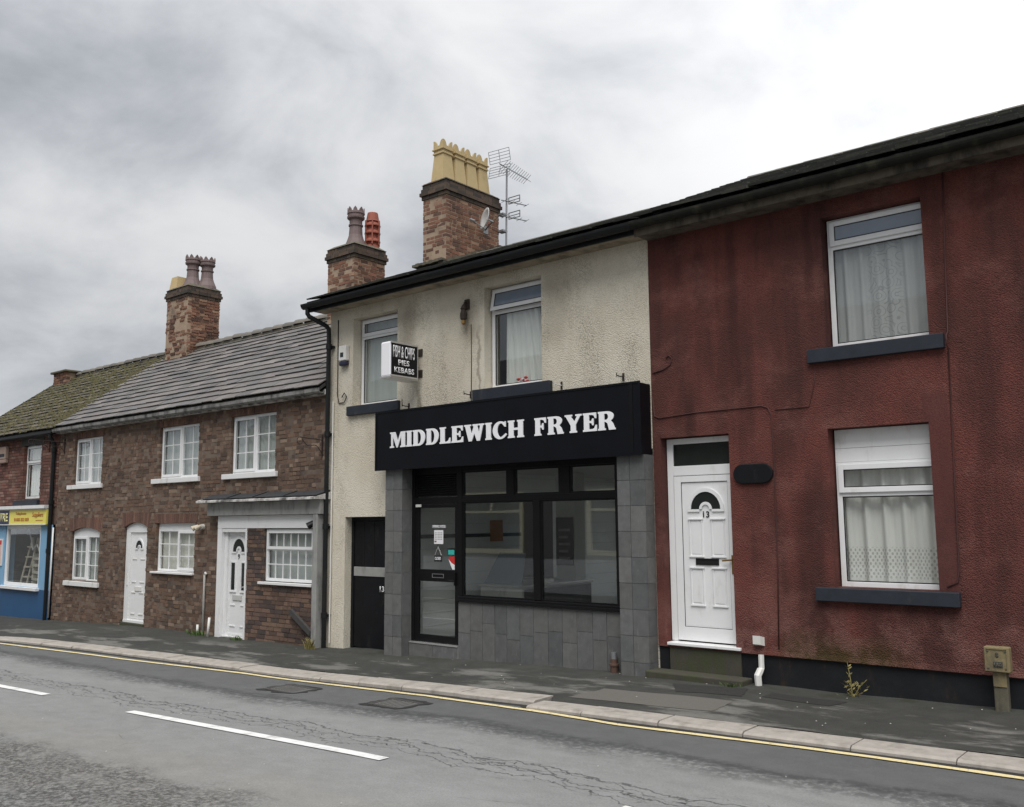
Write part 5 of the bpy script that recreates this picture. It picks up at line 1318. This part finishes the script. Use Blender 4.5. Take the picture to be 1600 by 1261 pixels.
MB().tube([(-12.60, -.11, 1.87), (-12.66, -.16, 1.85)], .03, 10).build('mount', 'plastic_white', t_); MB().tube([(-12.64, -.14, 1.86), (-12.70, -.23, 1.80)], [.05, .06], 12).build('body', 'frame_black', t_)
# chimney furniture
t_ = thing('satellite_dish', 'small grey satellite dish on the side of the large chimney', 'satellite dish', (-11.93, 3.3, 7.72))
nrm = Vector((-.42, -.88, .20)).normalized(); c0 = Vector((-11.66, 3.18, 7.76)); u_ = nrm.cross(Vector((0, 0, 1))).normalized(); v_ = u_.cross(nrm)
if v_.z < 0: v_ = -v_
vs = []; fs = []; nr, na = 5, 24
for i in range(nr+1):
    for k in range(na):
        rr = i/nr; a = 2*math.pi*k/na; vs.append(c0+u_*(.205*rr*math.cos(a))+v_*(.225*rr*math.sin(a))+nrm*(.055*rr*rr))
for i in range(nr):
    for k in range(na): fs.append((i*na+k, i*na+(k+1) % na, (i+1)*na+(k+1) % na, (i+1)*na+k))
dm = MB().add(vs, fs).build('dish', 'dish_grey', t_, smooth=True)
md = dm.modifiers.new('solid', 'SOLIDIFY'); md.thickness = .012
m = MB(); m.tube([c0-nrm*.01, c0-nrm*.12, Vector((-11.92, 3.42, 7.66))], .018, 8); m.box(-11.93, -11.915, 3.36, 3.50, 7.58, 7.74); m.build('mount', 'galvanised', t_)
tip = c0+nrm*.30-v_*.12; m = MB(); m.tube([c0-v_*.21, tip], .010, 6); m.tube([tip-nrm*.05, tip+nrm*.05], .028, 8); m.build('feed_arm', 'galvanised', t_)
t_ = thing('tv_aerial', 'tall television aerial mast with grid reflector behind the large chimney', 'aerial', (-11.8, 3.90, 7.4))
m = MB(); m.tube([(-11.80, 3.92, 7.35), (-11.76, 3.91, 9.03)], .020, 8); m.box(-11.93, -11.78, 3.80, 3.94, 7.70, 7.74); m.box(-11.93, -11.78, 3.80, 3.94, 8.05, 8.09); m.build('mast', 'galvanised', t_)
def yagi(c, d_, L, els, half, refl, xel=False):
    m = MB(); c = Vector(c); d_ = Vector(d_).normalized(); side = d_.cross(Vector((0, 0, 1))).normalized(); upv = Vector((0, 0, 1))
    m.tube([c-d_*L*.25, c+d_*L*.75], .012, 6)
    for i in range(els):
        q = c-d_*L*.12+d_*L*.86*i/(els-1); h = half*(1-.25*i/els)
        if xel:
            for s1 in (1, -1):
                m.tube([q, q+side*s1*h*.75+upv*h*.6, ], .005, 4); m.tube([q, q+side*s1*h*.75-upv*h*.6], .005, 4)
        else: m.tube([q-side*h, q+side*h], .005, 4)
    m.build('boom', 'galvanised', t_)
    if refl:
        r0 = c-d_*L*.22; g = MB()
        for s1 in (1, -1):
            for i in range(5): zz = .04+i*.06; b0 = r0+upv*(s1*zz)+d_*(zz*.25*-1); g.tube([b0-side*.25, b0+side*.25], .006, 4)
            for sx in (-.25, 0, .25): g.tube([r0+side*sx+upv*s1*.04-d_*.01, r0+side*sx+upv*s1*.28-d_*.07], .006, 4)
        g.build('reflector', 'galvanised', t_)
yagi((-11.76, 3.91, 9.06), (-.12, 1, 0), 1.05, 12, .17, True, True)
yagi((-11.76, 3.93, 8.35), (.35, 1, -.02), .6, 4, .13, False); yagi((-11.76, 3.93, 8.02), (.35, 1, -.02), .6, 4, .13, False)
m = MB()
for z_ in (8.27, 7.95):
    m = MB(); m.ring(-11.72, -11.42, z_, z_+.14, .012, 3.90, 3.92); m.box(-11.72, -11.42, 3.903, 3.917, z_+.06, z_+.072); m.build('grid', 'galvanised', t_)
# cables on the red house and cream wall
def cable(label, pts, r=.008, mat='cable_red'):
    o = MB().tube(pts, r, 6).build('wall_cable', mat, None, pts[0], smooth=True); tag(o, label, 'cable'); return o
cable('painted cable running down the red wall right of both windows', [(-2.50, -.008, 5.43), (-2.53, -.008, 4.6), (-2.555, -.008, 3.75), (-2.555, -.075, 3.70), (-2.555, -.075, 3.60), (-2.56, -.008, 3.55), (-2.58, -.008, 2.6), (-2.60, -.008, 1.35), (-2.62, -.008, 1.22), (-2.72, -.008, 1.17)], .008)
cable('painted cable crossing above the white door then down the red wall', [(-6.07, -.008, 3.4), (-6.05, -.008, 3.15), (-5.98, -.008, 3.12), (-5.5, -.008, 3.15), (-4.62, -.008, 3.16), (-4.54, -.008, 3.13), (-4.505, -.008, 3.05), (-4.49, -.008, 2.6), (-4.50, -.008, 1.4), (-4.53, -.008, .42)], .0065)
cable('short looped cable on the red wall above the right end of the fascia sign', [(-6.06, -.008, 3.70), (-5.9, -.008, 3.73), (-5.80, -.008, 3.78), (-5.78, -.008, 3.86), (-5.82, -.008, 3.90), (-5.86, -.008, 3.87)], .008)
cable('thin cracked cable line leading to the lower red house window', [(-4.45, -.006, 3.10), (-4.05, -.006, 3.10), (-3.98, -.006, 3.35), (-3.96, -.006, 3.5)], .005)
cable('grey cable running down the cream wall from under the lantern', [(-9.17, -.006, 4.78), (-9.165, -.006, 4.3), (-9.17, -.006, 3.62)], .006, 'cable')
cable('looped dark cable below the white alarm box', [(-12.25, -.01, 5.3), (-12.24, -.01, 4.0), (-12.2, -.01, 3.86), (-12.05, -.02, 3.86), (-11.98, -.03, 3.95), (-12.04, -.03, 4.02), (-12.10, -.03, 3.95)], .009, 'cable')
# pipes and boxes low on the walls
m = MB(); tag(MB().extr([(-4.83, -.001, .44), (-4.70, -.001, .44), (-4.72, -.07, .46), (-4.81, -.07, .46)], (0, 0, .095)).build('vent_cover', 'plastic_white', None, (-4.77, -.03, .44)), 'small white vent cover low on the red wall right of the doorstep', 'vent')
o = MB(); o.tube([(-4.74, -.02, .345), (-4.735, -.03, .20), (-4.74, -.05, .18), (-4.755, -.09, .12), (-4.75, -.09, .02), (-4.75, -.09, -.03)], [.033, .033, .04, .042, .04, .036], 8); tag(o.build('drain_pipe', 'plastic_white', None, (-4.75, -.09, -.03)), 'crooked white drain pipe against the black plinth right of the doorstep', 'pipe')
t_ = thing('waste_pipe', 'short brown clay pipe stub standing on pavement against the grey tiles', 'pipe', (-6.68, -.10, -.05))
MB().lathe([(.05, 0), (.05, .11), (.06, .115), (.06, .14), (.045, .145), (.045, .20)], (-6.68, -.09, -.06), 12).build('collar', 'clay_pipe', t_); MB().lathe([(.036, 0), (.036, .10), (.030, .102), (.030, .03)], (-6.68, -.09, .12), 12).build('upstand', 'galvanised', t_)
tubething('conduit', 'thin white conduit with hooked top on bricks left of door nine', 'pipe', [(-16.02, -.03, .90), (-16.06, -.03, .93), (-16.08, -.03, .88), (-16.085, -.03, -.25)], .022, 'plastic_white')
tubething('conduit', 'shorter white pipe stub leaning at the frame of door nine', 'pipe', [(-15.68, -.15, .12), (-15.71, -.16, -.26)], .024, 'plastic_white')
tubething('conduit', 'shortest white pipe stub left of the hooked conduit', 'pipe', [(-16.22, -.06, -.05), (-16.22, -.06, -.28)], .024, 'plastic_white')
tubething('conduit', 'thin white pipe running up beside the dark rainwater pipe of the blue shop', 'pipe', [(-22.60, -.05, 1.8), (-22.62, -.05, -.3)], .018, 'plastic_white')
o = MB(); o.extr([(-13.25, -.12, .33), (-13.20, -.12, .41), (-12.60, -.16, .09), (-12.62, -.16, .0)], (0, -.05, 0)); tag(o.build('timber_bar', 'dark_timber', None, (-12.9, -.14, .0)), 'dark slanting timber bar against the brick base below the small window', 'timber bar')
m = MB(); m.tube([(-22.76, -.17, 4.03), (-22.76, -.17, 3.95), (-22.75, -.07, 3.80), (-22.75, -.07, -.4)], .048, 10)
for z_ in (3.6, 2.35, 1.2): m.tube([(-22.75, -.07, z_), (-22.75, -.07, z_+.1)], .062, 10)
tag(m.build('rainwater_pipe', 'gutter_black', None, (-22.75, -.07, -.4)), 'dark rainwater pipe at the corner between blue shop and brick terrace', 'pipe')
# hydrant marker
t_ = thing('hydrant_marker', 'weathered yellow hydrant marker plate on a concrete post by the red wall', 'hydrant marker', (-2.26, -.12, .03))
MB().box(-2.33, -2.205, -.155, -.075, -.2, .43).build('post', 'old_concrete', t_, bevel=.012)
MB().box(-2.325, -2.21, -.165, -.156, .27, .43).build('bracket', 'yellow_plate', t_)
MB().box(-2.385, -2.165, -.20, -.09, .405, .64).build('plate', 'yellow_plate', t_, bevel=.012)
m = MB(); m.ring(-2.375, -2.175, .415, .63, .012, -.208, -.2005); m.build('rim', 'yellow_plate', t_)
MB().box(-2.305, -2.225, -.207, -.2005, .455, .505).build('number_slot', 'cast_iron', t_)
words('180', 'old_concrete', t_, (-2.298, -.2075, .460), XU, ZU, .065, .036, .02, .003); words('8', 'cast_iron', t_, (-2.285, -.201, .545), XU, ZU, .03, .045, .02, .003)
for q in ((-2.35, .44), (-2.20, .44), (-2.35, .60), (-2.20, .60)): MB().lathe([(.010, 0), (.006, .008)], (q[0], -.203, q[1]), 6).build('bolt', 'cast_iron', t_)
# ================================================================== THINGS ON THE SHOP DOOR AND INSIDE
yd2 = yf+.024
t_ = thing('opening_hours_notice', 'white paper of opening hours stuck inside the chip shop door glass', 'notice', (-9.86, yd2-.002, 1.60))
MB().box(-9.96, -9.77, yd2-.003, yd2-.001, 1.53, 1.735).build('sheet', 'paper', t_)
m = MB()
for i in range(5): m.box(-9.945, -9.905, yd2-.0042, yd2-.0035, 1.69-i*.024, 1.70-i*.024); m.box(-9.89, -9.84, yd2-.0042, yd2-.0035, 1.69-i*.024, 1.70-i*.024); m.box(-9.83, -9.79, yd2-.0042, yd2-.0035, 1.69-i*.024, 1.70-i*.024)
m.build('print', 'grey_board', t_); MB().box(-9.95, -9.91, yd2-.0042, yd2-.0035, 1.555, 1.578).build('print', 'clay_red', t_)
words('OPENING HOURS', 'letter_white', t_, (-10.0, yd2-.0045, 1.765), XU, ZU, .28, .045, .015, .002)
t_ = thing('closed_sign', 'small black CLOSED sign hanging on a string in the chip shop door', 'sign', (-9.87, yd2, 1.28))
MB().box(-9.95, -9.80, yd2-.008, yd2-.002, 1.27, 1.36).build('board', 'letter_black', t_); words('CLOSED', 'letter_white', t_, (-9.938, yd2-.0085, 1.292), XU, ZU, .126, .045, .02, .002)
m = MB(); m.tube([(-9.945, yd2-.005, 1.36), (-9.875, yd2-.005, 1.49), (-9.805, yd2-.005, 1.36)], .003, 4); m.build('string', 'plastic_white', t_)
o = MB(); o.box(-9.675, -9.535, yd2-.004, yd2-.001, 1.365, 1.47); t_ = thing('hygiene_sticker', 'teal and black sticker on the chip shop door glass', 'sticker', (-9.6, yd2, 1.37)); o.build('backing', 'letter_black', t_); MB().box(-9.665, -9.54, yd2-.0055, yd2-.0045, 1.375, 1.445).build('panel', 'teal', t_)
m = MB(); t_ = thing('menu_sticker', 'red and white sticker at the lower corner of the chip shop door glass', 'sticker', (-9.6, yd2, 1.16))
MB().prism([(-9.66, 1.31), (-9.64, 1.35), (-9.535, 1.35), (-9.535, 1.23), (-9.60, 1.26)], yd2-.004, yd2-.001).build('panel', 'sticker_red', t_); MB().prism([(-9.66, 1.305), (-9.60, 1.255), (-9.535, 1.225), (-9.535, 1.16), (-9.58, 1.16)], yd2-.004, yd2-.001).build('panel', 'paper', t_)
t_ = thing('shop_counter', 'steel topped frying counter with slanted glass screen inside the chip shop', 'counter', (-9.8, 2.3, .03))
MB().box(-10.35, -9.47, 1.5, 3.4, .03, .80).build('cabinet', 'plastic_white', t_); MB().box(-10.38, -9.44, 1.46, 3.42, .802, .85).build('worktop', 'steel', t_, bevel=.01)
MB().box(-9.469, -9.462, 1.55, 3.38, .05, .78).build('side_panel', 'interior_dark', t_)
m = MB(); m.extr([(-10.30, 1.52, .852), (-10.15, 1.75, 1.35), (-9.6, 1.75, 1.35), (-9.5, 1.52, .852)], (0, .012, 0)); m.build('glass_screen', 'glass_sky_blue', t_)
m = MB(); m.box(-9.95, -9.9, 1.9, 3.2, .852, .88); m.box(-10.2, -9.6, 2.1, 2.5, .853, .91); m.build('fryer_lid', 'steel', t_)
o = MB().box(-10.598, -10.585, 2.02, 2.34, 1.52, 1.88); tag(o.build('wall_poster', 'orange', None, (-10.59, 2.2, 1.5)), 'plain orange poster on the tiled wall inside the chip shop', 'poster')
t_ = thing('menu_board', 'tall dark menu board on the pale column inside the chip shop', 'menu board', (-9.7, 2.98, 1.2))
MB().box(-9.90, -9.54, 2.965, 2.995, 1.10, 1.92).build('board', 'letter_black', t_)
m = MB()
for i in range(5): m.box(-9.84, -9.60-.04*(i % 2), 2.961, 2.9645, 1.68-i*.12, 1.725-i*.12)
m.build('print', 'grey_board', t_)
# curtains and blinds
def cs(lbl, h, y, **k): curtain(lbl, h[0]-.0, h[1]+.12, h[2]+.02, h[3]+.02, y, **k)
cs('pale net curtain behind the upper window furthest left on the brick terrace', up_w[0], .165, mat='net_grey'); cs('pale net curtain behind the middle upper window of the brick terrace', up_w[1], .165, mat='net_grey'); cs('pale net curtain behind the upper window above the door nine shopfront', up_w[2], .165, mat='net_grey')
cs('pale curtain behind the arched ground floor window of the brick terrace', gw[0], .165, mat='net_grey', waves=5, amp=.008); cs('beige curtain behind the ground floor window right of the plain white door', gw[1], .165, mat='net_cream', waves=5, amp=.008)
curtain('pale curtain behind the small barred window beside door nine', -14.2, -12.6, .8, 1.8, .06, 'net_grey', .006, 6)
curtain('pale half blind behind the narrow upper window beside the hanging sign', wl[0]-.0, wl[1]+.2, wl[2], wl[3]+.02, .27, 'net_grey', .006, 4)
curtain('long white curtain drawn to one side in the upper window with open vent', wr[0]+.20, wr[1]-.25, wr[2]+.02, 4.95, .26, 'net', .022, 6, lean=.18)
cs('white lace curtain behind the upper window of the red house', wu, .25, mat='net_lace', waves=7, amp=.022); cs('white lace curtain behind the lower window of the red house', wd_, .255, mat='net_hem', waves=6, amp=.025)
cs('striped grey curtain in the upper window of the blue shop', awin, .20, mat='net', waves=7)
for h in (w5, w6): 
    lab = 'curtain in the %s window at the right end of the red house' % ('upper' if h is w5 else 'lower'); cs(lab, h, .27)
# display in the window of the blue shop
t_ = thing('step_ladder', 'pale step ladder leaning behind the blue shop window', 'ladder', (-24.5, .6, .3))
for y_, dx in ((.5, 0), (.8, .35)):
    for s_ in (0, .38): MB().tube([(-25.0+s_+dx, y_-.25, .35), (-24.75+s_*.8, .40, 1.55)], .025, 6).build('leg', 'plastic_cream', t_)
for k in range(4): MB().box(-24.92+k*.06, -24.55+k*.04, .26, .36, .55+k*.25, .58+k*.25).build('tread', 'plastic_cream', t_)
t_ = thing('crate_stack', 'pale slatted crates stacked behind the blue shop window', 'crates', (-24.0, .6, .3))
for k in range(5): 
    m = MB(); z_ = .32+k*.17; m.box(-24.35, -23.45, .25, .75, z_, z_+.06); m.box(-24.35, -24.28, .25, .75, z_+.06, z_+.15); m.box(-23.95, -23.88, .25, .75, z_+.06, z_+.15); m.box(-23.52, -23.45, .25, .75, z_+.06, z_+.15); m.build('crate', 'crate_wood', t_)
t_ = thing('folding_chair', 'pale metal chair frame hung upside down behind the blue shop window', 'chair', (-24.1, .5, 1.3))
m = MB(); m.tube([(-24.6, .2, 1.85), (-24.35, .2, 1.50), (-24.25, .2, 1.25), (-24.0, .2, 1.38), (-23.8, .2, 1.15), (-23.55, .2, 1.30)], .018, 6); m.tube([(-24.5, .6, 1.85), (-24.0, .6, 1.62), (-23.8, .6, 1.30), (-23.5, .6, 1.42)], .018, 6); m.build('frame', 'plastic_white', t_)
t_ = thing('poster_case', 'white framed poster on the pale blue shopfront wall', 'poster', (-25.6, -.05, .85))
MB().box(-26.1, -25.42, -.065, -.041, .84, 1.52).build('frame', 'plastic_white', t_); MB().box(-26.05, -25.47, -.070, -.0655, .89, 1.36).build('sheet', 'poster_pink', t_); MB().box(-26.05, -25.47, -.070, -.0655, 1.37, 1.48).build('sheet', 'sticker_red', t_)

t_ = thing('flower_ornament', 'small red and white flowers on the sill inside the open vent window', 'flowers', (-8.35, .235, 3.84))
for i in range(9):
    q = (-8.46+i*.022+random.uniform(-.015, .015), .225+random.uniform(-.01, .01), 3.855+random.uniform(0, .06))
    MB().lathe([(.004, -.02), (.026, -.008), (.03, .005), (.018, .018), (.003, .022)], q, 7).build('flower', 'sticker_red' if i % 3 != 1 else 'paper', t_)
# ================================================================== WEEDS
def tuft(label, x, y, n, h, spread, mat='leaf', name='grass'):
    m = MB(); zb = pz(x, y)
    for i in range(n):
        a = random.uniform(0, 2*math.pi); L = h*random.uniform(.5, 1); bx, by = x+random.gauss(0, spread), y+random.gauss(0, spread*.35)
        dx, dy = math.cos(a), math.sin(a)*.6; w_ = random.uniform(.004, .010); prev = None; vs = []
        for k in range(4):
            f = k/3; r_ = L*.55*f*f; c = (bx+dx*r_, by+dy*r_-.02*f, zb+L*(f-.25*f*f)); ww = w_*(1-f*.85)
            vs += [(c[0]-dy*ww, c[1]+dx*ww, c[2]), (c[0]+dy*ww, c[1]-dx*ww, c[2])]
        m.add(vs, [(2*k, 2*k+1, 2*k+3, 2*k+2) for k in range(3)])
    o = m.build(name, mat, None, (x, y, zb), kind='stuff'); tag(o, label); return o
tuft('green grass tuft at the foot of the white conduits', -16.1, -.14, 130, .13, .17); tuft('green weed at the foot of the frame of door nine', -14.72, -.20, 60, .12, .08)
tuft('dry grass tuft at the foot of the grey corner post', -12.50, -.28, 90, .26, .05, 'leaf_dry'); tuft('low weed at the right end of the stone doorstep', -4.98, -.32, 40, .07, .08)
t_ = thing('weed', 'tall thin weed with one long stem by the black plinth under the window', 'weed', (-3.70, -.12, 0))
m = MB(); m.tube([(-3.70, -.1, 0), (-3.71, -.1, .18), (-3.74, -.09, .36)], [.006, .005, .003], 5); m.tube([(-3.69, -.1, 0), (-3.62, -.1, .12), (-3.54, -.1, .20)], [.005, .004, .003], 5); m.build('stem', 'leaf_dry', t_)
m = MB()
for i in range(70):
    b0 = random.random(); x_ = -3.70+random.gauss(0, .055)+.06*(b0 > .7); z_ = random.uniform(.0, .15) if b0 < .8 else random.uniform(.15, .36); a = random.uniform(0, 6.28); L = random.uniform(.03, .07)
    if b0 >= .8: x_ = -3.70-.04*(z_/.36)
    m.add([(x_, -.1, z_), (x_+L*.5*math.cos(a)-.008, -.1+L*.4*math.sin(a), z_+.02), (x_+L*math.cos(a), -.1+L*.6*math.sin(a), z_+.03), (x_+L*.5*math.cos(a)+.008, -.1+L*.4*math.sin(a), z_+.012)], [(0, 1, 2, 3)])
m.build('leaves', 'leaf_dry', t_, kind='stuff')
